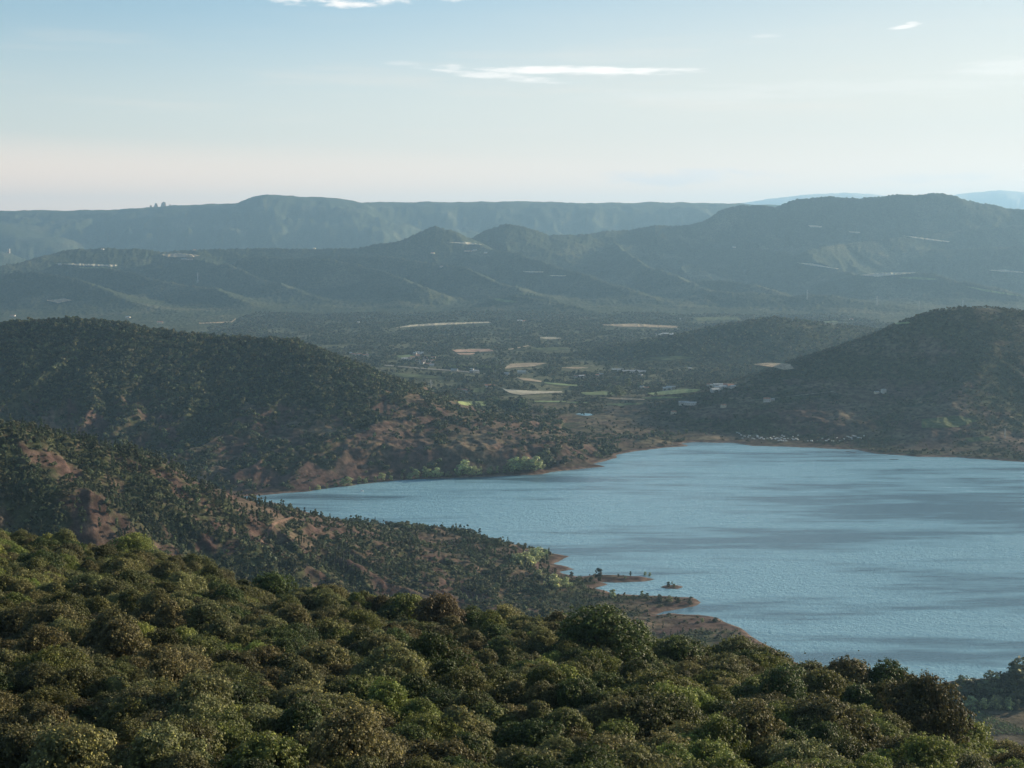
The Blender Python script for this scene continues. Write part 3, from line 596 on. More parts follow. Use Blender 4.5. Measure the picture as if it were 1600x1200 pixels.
for (su, sv_, sY, ss, kk, tt, lb) in STARS:
    x, y, zt = PY(su, sv_, sY); g_ = float(Z(x, y)); hh = oak[kk][4]; ss *= .82; s_ = max(ss*.8, min(ss*1.4, (zt-g_)/hh)); sx.append((x, y, min(g_, zt-hh*s_*.9) if zt-g_ < hh*s_ else g_, s_, kk, tt, lb))
for s0 in sx:
    d = np.hypot(gx-s0[0], gy-s0[1]); kp = d > oak[s0[4]][3]*s0[3]*.75; gx, gy, gz, u, v, bq, sc, pk, tone = [q[kp] for q in (gx, gy, gz, u, v, bq, sc, pk, tone)]
size = sc/gy; vis = (u > -25) & (u < 1625) & (v < 1235) & (gy < bq+4)
order = np.argsort(-size*vis)[:300-len(STARS)]; indiv = np.zeros(len(gx), bool); indiv[order] = True; indiv &= vis
where = lambda u_, v_, y_: ('at the foot of the picture' if v_ > 1090 else 'halfway up the near slope' if v_ > 975 else 'high on the near slope')
ncount = {}
def place_oak(x, y, z, s, kk, tt, rot, label, group):
    cm, tm, wm, r_, h_ = oak[kk]; e = bpy.data.objects.new('oak_tree', None); C.objects.link(e); e.empty_display_size = .5
    e.location = (x, y, z); e.rotation_euler = (float(rg.normal(0, .10)), float(rg.normal(0, .10)), rot); e.scale = (s*float(rg.uniform(.85, 1.2)), s*float(rg.uniform(.85, 1.2)), s*float(rg.uniform(.8, 1.25))); tag(e, label, 'tree', group)
    c = link('crown', cm, e); c.color = (*TONES[tnames[tt]], 1); link('trunk', tm, e)
for s0 in sx: place_oak(s0[0], s0[1], s0[2], s0[3], s0[4], s0[5], rg.uniform(0, 6.28), s0[6], 'oaks of the foreground wood')
for i in np.nonzero(indiv)[0]:
    wh = ['at the foot', 'halfway up', 'high up'][int(v[i] < 1090)+int(v[i] < 985)]; sd_ = ['far left', 'left', 'left of middle', 'right of middle', 'right', 'far right'][int(np.clip(u[i]//267, 0, 5))]; bd = 'broad' if sc[i] > .95 else 'small' if sc[i] < .72 else 'rounded'
    place_oak(gx[i], gy[i], gz[i]-.3, sc[i], pk[i], tone[i], rg.uniform(0, 6.28), '%s %s oak %s of the near slope, %s' % (bd, tnames[tone[i]], wh, sd_), 'oaks of the foreground wood')
rest = ~indiv
ml = [(oak[k_][2], TONES[tnames[t_]]) for t_ in range(6) for k_ in range(9)]
scatter('oak_wood', np.stack([gx, gy, gz-.3], -1)[rest], sc[rest], (tone*9+pk)[rest], ml, 'dense evergreen oak wood filling the near slope up to its brow', 'woodland', rg)
print('oaks', len(gx), indiv.sum(), round(time.time()-T0, 1))

# ---- middle distance
pine = [whole_tree('pine_tree', r_, .8, h_, 14, 420, .75, 500+k_, 'pine') for k_, (r_, h_) in enumerate([(2.4,8),(2.8,9),(2.1,7),(2.6,10)])]
bush = [whole_tree('bush', r_, .3, h_, 9, 260, .75, 520+k_, 'dome') for k_, (r_, h_) in enumerate([(2.2,2.8),(2.8,3.6),(1.8,2.2),(2.6,4.6)])]
popl = [whole_tree('poplar_tree', r_, .8, h_, 18, 700, .7, 540+k_, 'oval') for k_, (r_, h_) in enumerate([(3.0,11),(3.6,10),(2.6,13),(4.0,9)])]
cypr = [whole_tree('cypress_tree', 1.1, .4, 13, 16, 500, .6, 560, 'cypress')]
G1, G2, G3, G4 = (.064,.084,.044), (.040,.054,.030), (.095,.115,.064), (.080,.082,.044)
PALEG = (.25,.28,.15)
# pines and bushes of the headland
def field_points(x0, x1, y0, y1, step, rg, a=.40):
    X_, Y_ = np.meshgrid(np.arange(x0, x1, step), np.arange(y0, y1, step)); X_ = X_.ravel()+rg.uniform(-.5, .5, X_.size)*step; Y_ = Y_.ravel()+rg.uniform(-.5, .5, Y_.size)*step
    k_ = np.abs(X_) < Y_*a+20; return X_[k_], Y_[k_]
zonef = zone.astype(float)
def zone_at(x, y):
    i = np.clip(np.searchsorted(Yr, y), 0, len(Yr)-1); j = np.clip(((x/(y+OFF)-Ar[0])/(Ar[1]-Ar[0])).round().astype(int), 0, NA-1); return zone[i, j]
foot_y = float(cast(1512, 1135, 1000)[1][0])+80; X1, Y1 = field_points(-560, 420, 1000, 1850, 4.6, rg)
vg = grid_at(veg, X1, Y1); z1_ = Z(X1, Y1); sd1 = grid_at(SDg, X1, Y1); u1_, v1_ = to_px(X1, Y1, z1_)
k = (rg.random(len(X1)) < np.clip((vg-.25)*1.7, .05, 1)) & (sd1 > 5) & (z1_ > .6) & ~((X1 > 290) & (Y1 < foot_y)) & ~in_field(u1_, v1_, 3) & (zone_at(X1, Y1) != 1)
X1, Y1, z1_, u1_, v1_, sd1, vg = [q[k] for q in (X1, Y1, z1_, u1_, v1_, sd1, vg)]
lo_s = np.where(u1_ > 860, .6, 1.0); pn = (fbm(X1, Y1, 120, 3, 410)+(u1_ < 430)*.45*(v1_ < 850)+((v1_ > 880) & (u1_ < 850))*.2+rg.normal(0, .25, len(X1))) > .28
s1 = np.where(pn, rg.uniform(.65, 1.25, len(X1)), rg.uniform(.5, 1.6, len(X1)))*lo_s
pi_ = np.nonzero(pn & (u1_ > 0) & (u1_ < 1600) & (v1_ < np.interp(u1_, [0, 400, 800, 1200, 1600], [825, 900, 955, 1000, 1100])))[0]
pi_ = pi_[np.argsort(-(s1/Y1)[pi_])][:300]; ip_ = np.zeros(len(X1), bool); ip_[pi_] = True
for i in pi_:
    o = link('pine_tree', pine[int(rg.integers(0, 4))]); o.location = (X1[i], Y1[i], z1_[i]); o.scale = (s1[i], s1[i], s1[i]); o.rotation_euler = (0, 0, rg.uniform(0, 6.28)); o.color = (*(G1 if rg.random() < .6 else G2), 1)
    pt = ('near the lake edge' if sd1[i] < 70 else 'on the upper slope' if v1_[i] < 760 else 'on the lower slope'); 
    pt = ['on the crest', 'high', 'halfway up', 'low'][int(np.clip((v1_[i]-np.interp(u1_[i], [0, 450, 1200], [650, 795, 960]))//28, 0, 3))]
    tag(o, '%s %s pine %s on the red headland, %s' % ('tall' if s1[i] > .9 else 'short' if s1[i] < .7 else 'mid sized', 'green' if o.color[1] > .055 else 'dark', pt, ['at the picture edge', 'far left', 'left of the bare red patch', 'above the left brow', 'right of the bare red patch', 'above the cypresses', 'right of the cypresses', 'below the pale beach', 'near the willow clump', 'near the spits'][int(np.clip(u1_[i]//85, 0, 9))]), 'tree', 'pines of the red headland')
tq = np.where(pn, rg.integers(0, 4, len(X1))+4*rg.integers(0, 2, len(X1)), 8+rg.integers(0, 4, len(X1))+4*rg.integers(0, 3, len(X1)))
k = ~ip_
scatter('headland_scrub', np.stack([X1, Y1, z1_-.2], -1)[k], s1[k], tq[k], [(m, c) for c in (G1, G2) for m in pine]+[(m, c) for c in (G1, G4, G3) for m in bush], 'pines and bushes covering the red headland below the lake', 'scrub', rg)
print('headland', len(X1), round(time.time()-T0, 1))
# scrub of the hills round the lake, and valley woods
def hill_scrub(name, x0, x1, y0, y1, step, zones, smin, smax, label, meshes, thr=.22, gain=1.7, tall=2, base=.03):
    X_, Y_ = field_points(x0, x1, y0, y1, step, rg); zz_ = Z(X_, Y_); q = np.isin(zone_at(X_, Y_), zones); vg = grid_at(veg, X_, Y_); s_ = grid_at(SDg, X_, Y_); u_, v_ = to_px(X_, Y_, zz_)
    q &= (rg.random(len(X_)) < np.clip((vg-thr)*gain, base, 1)) & (s_ > 6) & (zz_ > .5) & ~in_field(u_, v_, tall)
    X_, Y_, zz_ = X_[q], Y_[q], zz_[q]; print(name, len(X_)); n = len(X_)
    scatter(name, np.stack([X_, Y_, zz_-.2], -1), rg.uniform(smin, smax, n), rg.integers(0, len(meshes), n), meshes, label, 'scrub', rg)
lo = [whole_tree('bush', r_, .3, h_, 7, 110, 1.15, 580+k_, 'dome') for k_, (r_, h_) in enumerate([(2.8,3.6),(3.2,4.8),(2.4,3.0)])]
lm = [(m, c) for c in (G1, G4, G2) for m in lo]
hill_scrub('hill_scrub', -1100, 400, 2120, 3050, 6.4, [3, 0], .6, 2.1, 'dark evergreen scrub over the hill behind the left arm of the lake', lm)
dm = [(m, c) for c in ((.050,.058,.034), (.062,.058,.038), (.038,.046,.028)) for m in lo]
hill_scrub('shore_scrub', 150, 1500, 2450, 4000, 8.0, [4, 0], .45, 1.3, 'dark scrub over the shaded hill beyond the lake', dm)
dm = [(m, c) for c in ((.056,.070,.040), (.072,.075,.045), (.042,.052,.032)) for m in lo]
hill_scrub('valley_wood', -1300, 1700, 3200, 7200, 17, [0, 5, 6], 1.2, 2.6, 'patchwork of trees and hedges on the valley floor', dm, .22, 1.9, 4.5)
# ---- single trees by the water, in the fields and on the spits: (u, v of the foot, height in photo pixels, kind, tint, label)
def foot(u, v, y0=1080, y1=13000):
    x, y = cast(u, v, y0, y1); x, y = float(x[0]), float(y[0])
    if math.isnan(x): x, y = [float(q) for q in PZ(u, v, 1.0)]
    return x, y, float(Z(x, y))
def stand(name, u, v, hpx, me, hm, colr, label, group, y0=1080, cat='tree', wide=1.0):
    x, y, z = foot(u, v, y0); H_ = hpx*y/F*1.0; s = H_/hm; o = link(name, me); o.location = (x, y, z-.15); o.scale = (s*wide, s*wide, s)
    o.rotation_euler = (0, 0, rg.uniform(0, 6.28)); o.color = (*colr, 1); tag(o, label, cat, group); return o
PH = [11, 10, 13, 9]
def pop(u, v, h, colr, label, group, y0=1080, wide=1.15, name='poplar_tree', k=None):
    k = int(rg.integers(0, 4)) if k is None else k; return stand(name, u, v, h, popl[k], PH[k], colr, label, group, y0, wide=wide)
WG, WP = 'willows and poplars on the lake shore', 'tall trees in the valley fields'
north = [(484,768,7),(497,766,8),(511,764,9),(524,762,8),(536,760,12),(545,760,15),(561,757,13),(571,756,10),(586,754,10),(597,752,13),(611,751,9),(628,750,10),(640,749,9),(650,748,15),(663,747,19),(668,747,14),(683,747,16),(700,746,9),(716,745,11),
 (726,743,24),(734,743,17),(742,743,14),(751,742,13),(765,741,10),(777,740,12),(788,740,13),(796,738,20),(803,738,24),(811,737,20),(820,736,22),(828,737,18),(836,737,24),(844,735,16),(850,729,26),(858,727,18),(868,722,13),(883,727,15),(893,722,10),(910,718,9),(930,714,9),(948,708,9),(965,703,10),(990,700,9),(1020,695,8)]
for (u_, v_, h_) in north:
    far_ = u_ > 840
    pop(u_, v_-1, h_, (.23,.26,.14) if u_ < 845 else (.07,.085,.05), ('%s willow on the far shore, %s' % ('tall pale green' if h_ > 15 and not far_ else 'low pale green' if not far_ else 'dull green',
        'where the left arm of the lake begins' if u_ < 560 else 'under the red gullies' if u_ < 715 else 'in the pale clump before the bend' if u_ < 862 else 'along the receding shore')), WG, 2050, 1.5, 'willow_tree')
spits = [(935,908,27,'deep',"tallest tree on the red spit, dark and narrow",.9),(865,917,20,'pale','round pale willow on the inlet behind the spits',1.8),(842,903,14,'pale','low pale willow beside the round one at the inlet',1.9),(884,918,17,'pale','pale willow right of the round one, under the inner spit',1.5),
 (905,908,11,'pale','small pale bush tree on the neck of the inner spit',1.2),(893,903,13,'deep','dark small tree between the two willows at the inlet',1.0),(868,895,10,'deep','dark small tree on the point above the round willow',1.0),
 (957,935,19,'pale','pale pointed willow standing at the waterline of the lowest inlet',1.2),(1003,934,15,'pale','small pale poplar on the shore below the open inlet',.9),(1011,933,9,'deep','dark bush next to the small pale poplar',1.3),
 (985,900,10,'deep','little dark tree in the middle of the long red spit',.8),(1008,900,9,'pale','pale bush near the tip of the long red spit',1.2),(1015,901,9,'pale','pale bush at the very tip of the long red spit',1.2),(966,901,6,'deep','low bush on the long red spit',1.3),
 (1044,917,11,'deep','dark little tree on the small islet',1.1),(1053,918,8,'pale','pale little tree on the small islet',1.2),(822,884,22,'pale','bright willow at the left of the pale clump on the point',1.6),(832,880,24,'pale','tallest bright willow in the pale clump on the point',1.4),
 (812,882,18,'pale','leftmost low willow of the pale clump on the point',1.6),(842,874,20,'pale','bright willow at the right end of the pale clump',1.4),(852,868,14,'pale','small willow above the right end of the pale clump',1.3),(803,880,15,'pale','dull willow just left of the pale clump',1.6),
 (1097,973,10,'pale','pale bush on the last low point before open water',1.3),(1118,972,8,'deep','dark bush on the last low point before open water',1.5),(1078,945,8,'deep','dark bush near the tip of the rounded point',1.6),(1060,942,9,'deep','dark round bush on the rounded point',1.6),
 (1046,940,10,'pale','pale bush on the rounded point',1.4),(1030,940,9,'deep','dark bush at the root of the rounded point',1.6),(1050,893+20,6,'pale','tiny pale bush on the small islet',1.0),(778,850,9,'deep','dark bush above the pale beach',1.5),(700,838,9,'deep','dark pine pair above the pale beach',1.2),(692,838,8,'deep','dark bush left of the pine pair above the beach',1.3)]
for (u_, v_, h_, tn_, lb, wd) in spits: pop(u_, v_, h_, PALEG if tn_ == 'pale' else G2, lb, 'trees round the red spits', 1300, wd, 'willow_tree' if tn_ == 'pale' else 'shore_tree', 3 if wd > 1.3 else 0)
for i, (u_, v_, h_) in enumerate([(467,849,17),(471,850,20),(475,851,16),(512,876,24),(525,878,24),(529,878,25),(536,880,24),(545,876,19)]):
    stand('cypress_tree', u_, v_, h_, cypr[0], 13, (.020,.030,.016), ['first and shortest cypress of the upper trio on the headland','middle cypress of the upper trio on the headland','right cypress of the upper trio on the headland','lone dark cypress left of the lower row','left cypress of the close pair in the lower row','right cypress of the close pair in the lower row','tall cypress right of the close pair','last cypress of the lower row, shorter than its neighbours'][i], 'cypresses on the red headland', 1080, wide=.8)
# shore wood behind the right end of the brow
edge = [(1468,1100,26),(1476,1101,30),(1486,1102,34),(1495,1103,36),(1504,1103,40),(1512,1104,30),(1521,1104,46),(1530,1104,34),(1537,1103,36),(1547,1104,48),(1556,1103,38),(1565,1103,44),(1573,1102,52),(1582,1102,62),(1590,1101,58),(1598,1102,66),(1606,1102,58),(1616,1100,54)]
for i, (u_, v_, h_) in enumerate(edge):
    pop(u_, v_-8, h_, (.055,.070,.036) if i % 3 else (.085,.098,.052), '%s tree of lakeside row behind the vineyard, %s' % ('tall' if h_ > 50 else 'medium' if h_ > 35 else 'low', ['at its left end', 'left of its middle', 'in its middle', 'right of its middle', 'at its right end'][min(4, i*5//len(edge))]), 'lakeside trees behind the vineyard', 1000, 1.5, 'lakeside_tree')
for i, u_ in enumerate([1508,1518,1527,1537,1546,1556,1564,1575,1590]):
    pop(u_, 1108, 15+(i*7) % 9, PALEG if i % 2 else G3, '%s small tree in the short hedge just above the vineyard' % ['pale first','green second','pale third','green fourth','pale fifth','green sixth','pale seventh','green eighth','pale ninth'][i], 'hedge above the vineyard', 1000, 1.4, 'hedge_tree')
# vineyard: each row of vines a thing
xa, ya, _ = foot(1512, 1135, 1000); xb, yb, _ = foot(1600, 1135, 1000)
rgv = np.random.default_rng(77)
nv_ = 11
for i in range(nv_):
    x0 = xa+(xb-xa)*(i/(nv_-1)); L_ = 95; dx_ = -38
    n_ = 1000; t_ = rgv.random(n_); px = x0+dx_*t_+rgv.normal(0, .25, n_); py = ya-20+L_*t_; pzz = Z(px, py)+rgv.uniform(.2, 1.7, n_)
    v, f = leaves(np.stack([px, py, pzz], -1), rgv.normal(0, 1, (n_, 3)), .55, rgv); o_n = np.array([x0, ya-20, float(Z(x0, ya-20))])
    o = link('vine_row', leaf_mesh('vine_row', v-o_n, f, np.zeros(len(v)), M_scrub)); o.location = o_n; o.color = (.075,.12,.04,1)
    tag(o, 'green row of vines in the striped vineyard, number %d counted from its left side' % (i+1), 'vine row', 'vine rows of the small vineyard')
# valley trees
vt = [(700,634,8),(708,634,7),(741,636,9),(748,636,8),(764,640,18),(769,641,22),(774,641,21),(779,641,17),(786,642,18),(792,643,22),(797,643,20),(803,643,16),(810,643,21),(816,643,26),(820,643,20),(828,644,14),(836,645,12),(845,646,14),(852,651,14),(860,652,17),(867,653,18),(875,651,14),(883,647,12),(893,645,14),(902,640,12),(910,637,14),(920,635,10),(725,590,7),
 (952,622,13),(963,620,18),(967,619,17),(980,604,16),(983,604,14),(944,610,8),(1000,606,9),(1015,606,8),(935,626,8),(1025,618,6),(1060,623,6),(1092,607,7),(799,590,12),(800,596,7),(905,606,9),(745,606,9),(750,613,8),(757,612,10),(765,610,8)]
for (u_, v_, h_) in vt:
    pl_ = (u_ in (980, 983, 963, 967, 816, 867)); pop(u_, v_, h_, (.13,.15,.07) if pl_ else (.060,.078,.042), '%s %s valley tree %s' % ('tall' if h_ > 14 else 'small', 'pale yellowish' if pl_ else 'dull green',
        'left of the long tree line by the green field' if u_ < 755 else 'in the tall line by the green field' if u_ < 835 else 'in the clump right of the green field' if u_ < 925 else 'by the bright strip fields towards the dark hill'), WP, 2900, 1.35, 'field_tree')
for i in range(46):
    u_ = 694+i*2.1; pop(u_, 575.5+i*.05, 6.5+rg.uniform(-1, 1), (.13,.16,.07), 'pale poplar in the even plantation row below the pink field', 'poplar plantation in the valley', 2900, .9, 'plantation_poplar')
print('trees', round(time.time()-T0, 1))

# ---- buildings
def flat_mat(nm, c, r_=.8):
    m, t, o = mat(nm); pos = t.new('ShaderNodeNewGeometry').outputs['Position']; n = t.noise(pos, .35, 5, .6)
    s = t.new('ShaderNodeVectorMath', operation='SCALE'); s.inputs[0].default_value = c; t.put(s.inputs['Scale'], t.ramp(n, .3, .7, .8, 1.15)); bsdf(t, o, s.outputs[0], r_, .2); return m
MW = {'white': flat_mat('white_render', (.50,.48,.44)), 'cream': flat_mat('cream_render', (.58,.50,.38)), 'stone': flat_mat('stone_wall', (.36,.32,.27))}
MR = {'tile': flat_mat('roof_tile', (.38,.20,.13)), 'grey': flat_mat('roof_sheet', (.30,.31,.31), .6), 'pale': flat_mat('roof_pale', (.45,.45,.43), .6)}
M_dark = flat_mat('window_dark', (.04,.045,.05), .3); M_metal = flat_mat('galvanised_steel', (.42,.43,.43), .45)
def bx(x0, x1, y0, y1, z0, z1):
    return np.array([(x, y, z) for z in (z0, z1) for y in (y0, y1) for x in (x0, x1)], float), np.array([[0, 2, 3, 1], [4, 5, 7, 6], [0, 1, 5, 4], [2, 6, 7, 3], [0, 4, 6, 2], [1, 3, 7, 5]])
def house_parts(w_, d_, h_, rise):
    wv, wf = bx(-w_/2, w_/2, -d_/2, d_/2, -2, h_)
    gv = np.array([(-w_/2, -d_/2, h_), (-w_/2, d_/2, h_), (-w_/2, 0, h_+rise), (-w_/2, 0, h_+rise), (w_/2, -d_/2, h_), (w_/2, d_/2, h_), (w_/2, 0, h_+rise), (w_/2, 0, h_+rise)]); gf = np.array([[0, 1, 2, 3], [5, 4, 7, 6]])
    W_ = join([(wv, wf), (gv, gf)])
    e = .45; t_ = .22; rv = []
    for s_ in (-1, 1):
        p = [(-w_/2-e, s_*(d_/2+e), h_-e*rise/(d_/2)), (w_/2+e, s_*(d_/2+e), h_-e*rise/(d_/2)), (w_/2+e, 0, h_+rise), (-w_/2-e, 0, h_+rise)]
        v = np.array([(a, b, c+.02) for a, b, c in p]+[(a, b, c+.02+t_) for a, b, c in p]); rv.append((v, np.array([[3, 2, 1, 0], [4, 5, 6, 7], [0, 1, 5, 4], [1, 2, 6, 5], [2, 3, 7, 6], [3, 0, 4, 7]])))
    nw = max(2, int(w_/3.5)); wins = [bx(-w_/2+(i+.5)*w_/nw-.5, -w_/2+(i+.5)*w_/nw+.5, -d_/2-.06, -d_/2+.02, h_*.45, h_*.45+1.3) for i in range(nw)]
    return W_, join(rv), join(wins)
_hc = {}
def house(u, v, wall, roof, w_, d_, h_, rise, rot, label, cat, group, name='house', y0=2500):
    key = (round(w_), round(d_), round(h_), wall, roof)
    if key not in _hc:
        a, b, c = house_parts(w_, d_, h_, rise); _hc[key] = (mesh_np('wall', *a, [MW[wall]]), mesh_np('roof', *b, [MR[roof]]), mesh_np('window', *c, [M_dark]))
    x, y, z = foot(u, v, y0); e = bpy.data.objects.new(name, None); C.objects.link(e); e.location = (x, y, z+.2); e.rotation_euler = (0, 0, rot); tag(e, label, cat, group)
    for nm, me in zip(('wall', 'roof', 'window'), _hc[key]): link(nm, me, e)
rh = np.random.default_rng(9)
def hamlet(pts, place, group, roofs=('tile', 'tile', 'pale'), size=(9, 15), y0=2900):
    for i, (u_, v_) in enumerate(pts):
        wl = ['white', 'cream', 'white', 'stone'][int(rh.integers(0, 4))]; rf = roofs[int(rh.integers(0, len(roofs)))]; w_ = rh.uniform(*size); nmr = {'tile': 'red tiled', 'pale': 'pale', 'grey': 'grey'}[rf]
        house(u_, v_, wl, rf, round(w_), round(w_*.7), round(rh.uniform(3.5, 6.5)), w_*.16, rh.uniform(-.5, .5), '%s %s house with %s roof %s' % ('long' if w_ > sum(size)/2 else 'small', wl, nmr, place[min(len(place)-1, i*len(place)//len(pts))]), 'house', group, y0=y0)
hamlet([(630,562),(634,563),(640,563),(644,561),(649,560),(652,558),(656,555),(660,553),(662,559),(666,561),(653,565),(658,565),(662,566),(667,566),(671,567),(655,569),(660,569),(666,570),(671,571),(675,572),(664,565),(676,566),(677,561),(648,554),(652,552)], ['at the left end of the valley village', 'in the upper lanes of the valley village', 'in the middle of the valley village', 'at the lower right of the valley village', 'on the upper edge of the valley village'], 'village in the valley')
hamlet([(549,553),(552,555),(557,556),(562,556),(567,557),(573,557),(575,556)], ['left in the hamlet by the wooded hill', 'mid way in the hamlet by the wooded hill', 'right in the hamlet by the wooded hill'], 'hamlet beside the wooded hill')
hamlet([(718,612),(724,613),(729,613),(768,605),(762,605)], ['of the farm left of the tree line', 'of the farm above the tree line'], 'farms in the valley', ('tile',), (14, 22))
hamlet([(1108,604),(1113,605),(1117,612),(1121,609),(1136,604),(1141,605),(1145,606)], ['at the left foot of the dark right hill', 'beside the bright field under the dark right hill', 'right of the sheds under the dark right hill'], 'houses under the dark hill', ('tile', 'pale'), (10, 18))
hamlet([(727,393),(731,393),(735,393),(739,393),(742,392),(676,396),(759,396),(690,417),(812,503),(818,503),(160,390),(94,414),(20,495),(250,505),(200,497),(286,406),(290,406),(294,406),(299,406),(304,392),(491,389),(1147,387),(1330,500),(1062,500)], ['in the hamlet below the twin cones', 'on the hills below the twin cones', 'on a low spur above the valley', 'among the far left hills', 'in the pale row on the far left ridge', 'alone on the distant slopes'], 'hill hamlets', ('pale', 'tile'), (16, 26))
hamlet([(900,590),(908,590),(914,589),(933,588),(939,587),(1000,589),(1078,577),(1040,610),(1046,609),(1052,608),(1003,607),(1010,608),(738,583),(742,583),(737,580),(744,582),(1198,659),(1206,632),(1130,663),(1052,680),(1379,673),(1368,677),(560,505)], ['among trees in the mid valley', 'near the long shed in the valley', 'between the bright fields and the dark hill', 'beside the valley road', 'on the shaded far shore slope'], 'scattered valley houses', ('pale', 'tile', 'grey'), (9, 16))
sheds = [(985,582,60,16,'long grey roofed shed in the middle valley'),(965,580,34,12,'pale shed joined left of the long one'),(1000,583,40,12,'low pale shed at the right end of the long one'),(1122,604,22,12,'pale sheet roofed barn under the dark hill'),(1132,607,26,13,'bigger pale barn under the dark hill'),(1068,632,20,9,'low shed above the shaded shore plain'),(1079,633,24,9,'low pale shed next to it above the shore plain'),
 (1033,524,45,22,'white factory hall at the left of the far works'),(1045,523,55,25,'white factory hall in the middle of the far works'),(1058,524,60,22,'white factory hall at the right of the far works'),(790,586,22,10,'glasshouse left of the lone poplar'),(815,583,24,10,'pale glasshouse strip in the valley'),(710,580,20,9,'grey shed beside the valley road')]
for (u_, v_, w_, d_, lb) in sheds: house(u_, v_, 'white', 'pale' if 'pale' in lb or 'white' in lb or 'glass' in lb else 'grey', w_, d_, 5, 2.2, rh.uniform(-.2, .2), lb, 'shed', 'sheds and halls in the valley', 'shed', 2900)
# caravans on the far shore
cv, cf = bx(-3, 3, -1.2, 1.2, .5, 2.7); cv[4:, 0] *= .9; rv_ = bx(-2.9, 2.9, -1.15, 1.15, 2.71, 2.85); wn = bx(-2, 2, -1.26, -1.2, 1.5, 2.1); wh1 = bx(-.4, .4, -1.1, 1.1, 0, .49)
Mc = flat_mat('caravan_shell', (.70,.72,.72), .4); cvv, cff = join([(cv, cf), rv_, wn, wh1]); cm_ = mesh_np('caravan', cvv, cff, [Mc, M_dark], False, None, [0]*12+[1]*12)
cs = [(1158,681),(1163,683),(1169,684),(1171,682),(1176,686),(1160,686),(1178,687),(1152,677),(1155,678),(1184,684),(1187,686),(1190,685),(1183,682),(1199,686),(1204,685),(1209,683),(1211,687),(1214,686),(1217,690),(1220,689),(1223,690),(1218,686),(1221,685),(1225,683),(1226,687),(1222,681),(1231,686),(1238,686),(1239,683),(1244,687),(1247,681),(1240,688),(1247,688),(1262,690),(1268,690),(1277,690),(1285,686),(1288,691),(1291,690),(1298,690),(1302,690),(1312,690),(1316,689),(1319,687),(1324,683),(1327,684),(1330,685),(1333,682),(1336,683),(1331,687),(1341,685),(1345,686),(1350,682),(1308,685),(1295,688),(1228,690),(1193,687),(1206,687)]
for i, (u_, v_) in enumerate(cs):
    x, y, z = foot(u_, v_, 2400); o = link('caravan', cm_); o.location = (x, y, z+.5); s_ = rh.uniform(.5, .85); o.scale = (s_, s_, s_); o.rotation_euler = (0, 0, rh.uniform(-1.2, 1.2))
    tag(o, 'white caravan %s on the far shore campsite' % ('at the left edge' if u_ < 1182 else 'in the left cluster' if u_ < 1215 else 'in the crowded middle' if u_ < 1250 else 'in the sparse row' if u_ < 1306 else 'in the right cluster'), 'caravan', 'caravans on the far shore campsite')
# pylons
def pylon_mesh():
    ps = []; H_ = 40.0
    for sx_ in (-1, 1):
        for sy_ in (-1, 1): ps.append(tube([(sx_*3.2, sy_*3.2, -1), (sx_*1.0, sy_*1.0, 26), (sx_*.35, sy_*.35, H_)], [.32, .26, .2], 4))
    for k in range(8):
        z0 = k*3.6; z1 = z0+3.6; a0 = 3.2-2.2*z0/26; a1 = 3.2-2.2*z1/26 if z1 < 26 else .95
        for q in ((-1, -1, 1, -1), (1, -1, 1, 1), (1, 1, -1, 1), (-1, 1, -1, -1)): ps.append(tube([(q[0]*a0, q[1]*a0, z0), (q[2]*a1, q[3]*a1, z1)], [.14, .14], 3)); ps.append(tube([(q[2]*a0, q[3]*a0, z0), (q[0]*a1, q[1]*a1, z1)], [.14, .14], 3))
    arms = []
    for z0, w0 in ((27, 7.5), (31.5, 6), (36, 4.5)):
        for s_ in (-1, 1): arms.append(tube([(0, 0, z0), (s_*w0, 0, z0)], [.3, .15], 4)); arms.append(tube([(0, 0, z0+2), (s_*w0, 0, z0)], [.2, .1], 4))
    a, b = join(ps), join(arms); return mesh_np('mast', *a, [M_metal]), mesh_np('crossarm', *b, [M_metal])
pm, pa = pylon_mesh()
for (u_, v_, h_, lb, y0) in [(1261,468,15,'leftmost steel pylon on the low distant ridge',4000),(1370,478,16,'middle steel pylon on the low distant ridge',4000),(1436,484,14,'steel pylon beside the crest of the dark hill',4000),(1504,484,16,'steel pylon behind the top of the dark hill',4000),(309,442,16,'lone steel pylon on the left distant spur',4000),(673,617,24,'steel pylon at the foot of the wooded red hill',2900),(1254,578,14,'steel pylon beside the tan knoll',3600),(1570,685,16,'steel pylon low on the shaded right shore slope',2400)]:
    x, y, z = foot(u_, v_, y0); e = bpy.data.objects.new('pylon', None); C.objects.link(e); s_ = h_*y/F/40; e.location = (x, y, z); e.scale = (s_, s_, s_); e.rotation_euler = (0, 0, .5); tag(e, lb, 'pylon', 'power line pylons'); link('mast', pm, e); link('crossarm', pa, e)
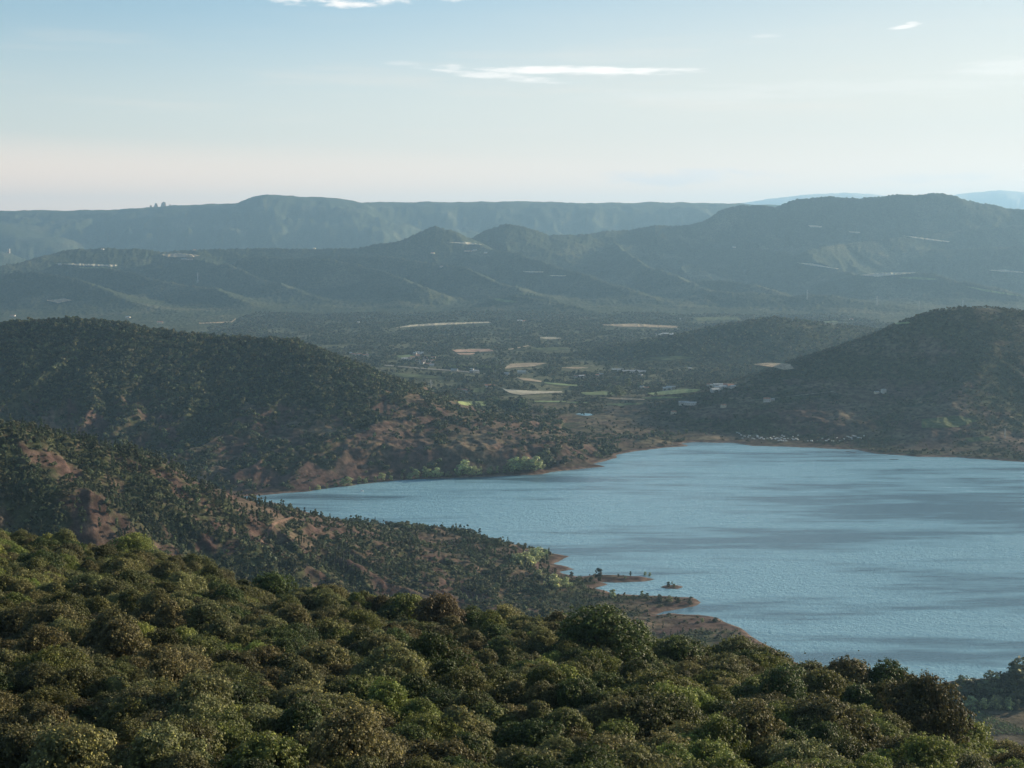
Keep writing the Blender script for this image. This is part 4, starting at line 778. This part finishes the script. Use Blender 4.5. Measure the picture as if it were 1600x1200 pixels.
# crags on the far plateau
for i, (u_, v_, w_, h_, lb) in enumerate([(236,327,6,60,'low crag at the left of the rock group on the far plateau'),(244,326,8,75,'left crag of the pair on the far plateau rim'),(256,325,11,85,'broadest crag of the rock group on the far plateau'),(266,325,6,55,'small crag at the right of the rock group on the far plateau')]):
    x, y, z = PY(u_, v_, 16450); rr = np.random.default_rng(40+i); W2 = w_*y/F/2; ring = []
    for lv, (rad, hz_) in enumerate([(1.2, -60), (1.0, 0), (.85, .5*h_), (.55, .85*h_), (.15, h_)]):
        for k_ in range(9): a = 2*math.pi*k_/9; q_ = rad*rr.uniform(.8, 1.15); ring.append((W2*q_*math.cos(a), W2*q_*math.sin(a)*.8, hz_*rr.uniform(.92, 1.05)))
    f_ = [[l*9+k_, l*9+(k_+1) % 9, (l+1)*9+(k_+1) % 9, (l+1)*9+k_] for l in range(4) for k_ in range(9)]
    o = link('rock_crag', mesh_np('rock_crag', ring, f_, [MW['stone']])); o.location = (x, y, z-12); tag(o, lb, 'rock', 'crags on the far plateau')
# tower on the far left hill
x, y, z = foot(14, 396, 9000); tv = join([bx(-6, 6, -6, 6, -5, 26), bx(-7, 7, -7, 7, 26.01, 29), bx(-18, -6.01, -5, 5, -5, 12)]); o = link('tower', mesh_np('tower', *tv, [MW['stone']])); o.location = (x, y, z); o.scale = (1.4,)*3; tag(o, 'small pale tower on the hazy hill at the far left', 'tower')
# boat, moored pontoons, near branch
bm_ = [(-2.8,0,.75),(-2.4,-.8,.7),(0,-1.05,.7),(2,-.9,.7),(3,0,.9),(2,.9,.7),(0,1.05,.7),(-2.4,.8,.7)]; lo_ = [(a*.85, b*.7, -.2) for a, b, c in bm_]
hv = np.array(bm_+lo_); hf = np.array([[i, (i+1) % 8, 8+(i+1) % 8, 8+i] for i in range(8)]+[[0, 7, 6, 1], [1, 6, 5, 2], [2, 5, 4, 3]])
x, y = [float(q) for q in PZ(565.5, 767.5)]; e = bpy.data.objects.new('boat', None); C.objects.link(e); e.location = (x, y, 0); e.rotation_euler = (0, 0, .5); tag(e, 'small white boat alone near the head of the left arm', 'boat')
link('hull', mesh_np('hull', hv, hf, [Mc]), e); cbv = join([bx(-1.2, 1, -.6, .6, .72, 1.9)]); link('cabin', mesh_np('cabin', *cbv, [Mc]), e)
for (u_, v_, L_, lb) in [(1397,718,16,'longest dark floating jetty, furthest right off the far shore'),(1325,705.5,7,'short dark floating jetty, left of the three off the far shore'),(1333,707.5,9,'middle dark floating jetty off the far shore')]:
    x, y = [float(q) for q in PZ(u_, v_)]; j = join([bx(-L_/2, L_/2, -1.2, 1.2, .25, .6)]+[bx(-L_/2+k*L_/4-.3, -L_/2+k*L_/4+.3, -1.1, 1.1, -.3, .24) for k in range(1, 4)]+[bx(-L_/2+k*L_/3-.1+.2, -L_/2+k*L_/3+.1, 1.21, 1.4, -.5, 1.6) for k in range(4)])
    o = link('jetty', mesh_np('jetty', *j, [flat_mat('wet_wood', (.07,.06,.05))])); o.location = (x, y, 0); tag(o, lb, 'jetty', 'floating jetties')
print('built', round(time.time()-T0, 1))
# haze
def box(name, x0, x1, y0, y1, z0, z1):
    v = [(x, y, z) for z in (z0, z1) for y in (y0, y1) for x in (x0, x1)]
    return mesh_np(name, v, [[0, 2, 3, 1], [4, 5, 7, 6], [0, 1, 5, 4], [2, 6, 7, 3], [0, 4, 6, 2], [1, 3, 7, 5]], [])
ztop = max(float(Hm.max()), ZC)+60
hz = box('haze', -45000, 45000, -4000, 45500, -16, ztop); m = bpy.data.materials.new('haze'); m.use_nodes = True; t = NT(m.node_tree); t.n.clear()
o_ = t.new('ShaderNodeOutputMaterial'); pv = t.new('ShaderNodeVolumePrincipled'); pv.inputs['Density'].default_value = 4.0e-5; pv.inputs['Color'].default_value = (.40, .70, 1.0, 1); pv.inputs['Anisotropy'].default_value = 0.25
t.l.new(pv.outputs[0], o_.inputs['Volume']); hz.materials.append(m); m.cycles.homogeneous_volume = True
tag(link('haze', hz), 'thin blue haze filling the air over the lake and hills', 'haze', kind='stuff')
print('done', round(time.time()-T0, 1))
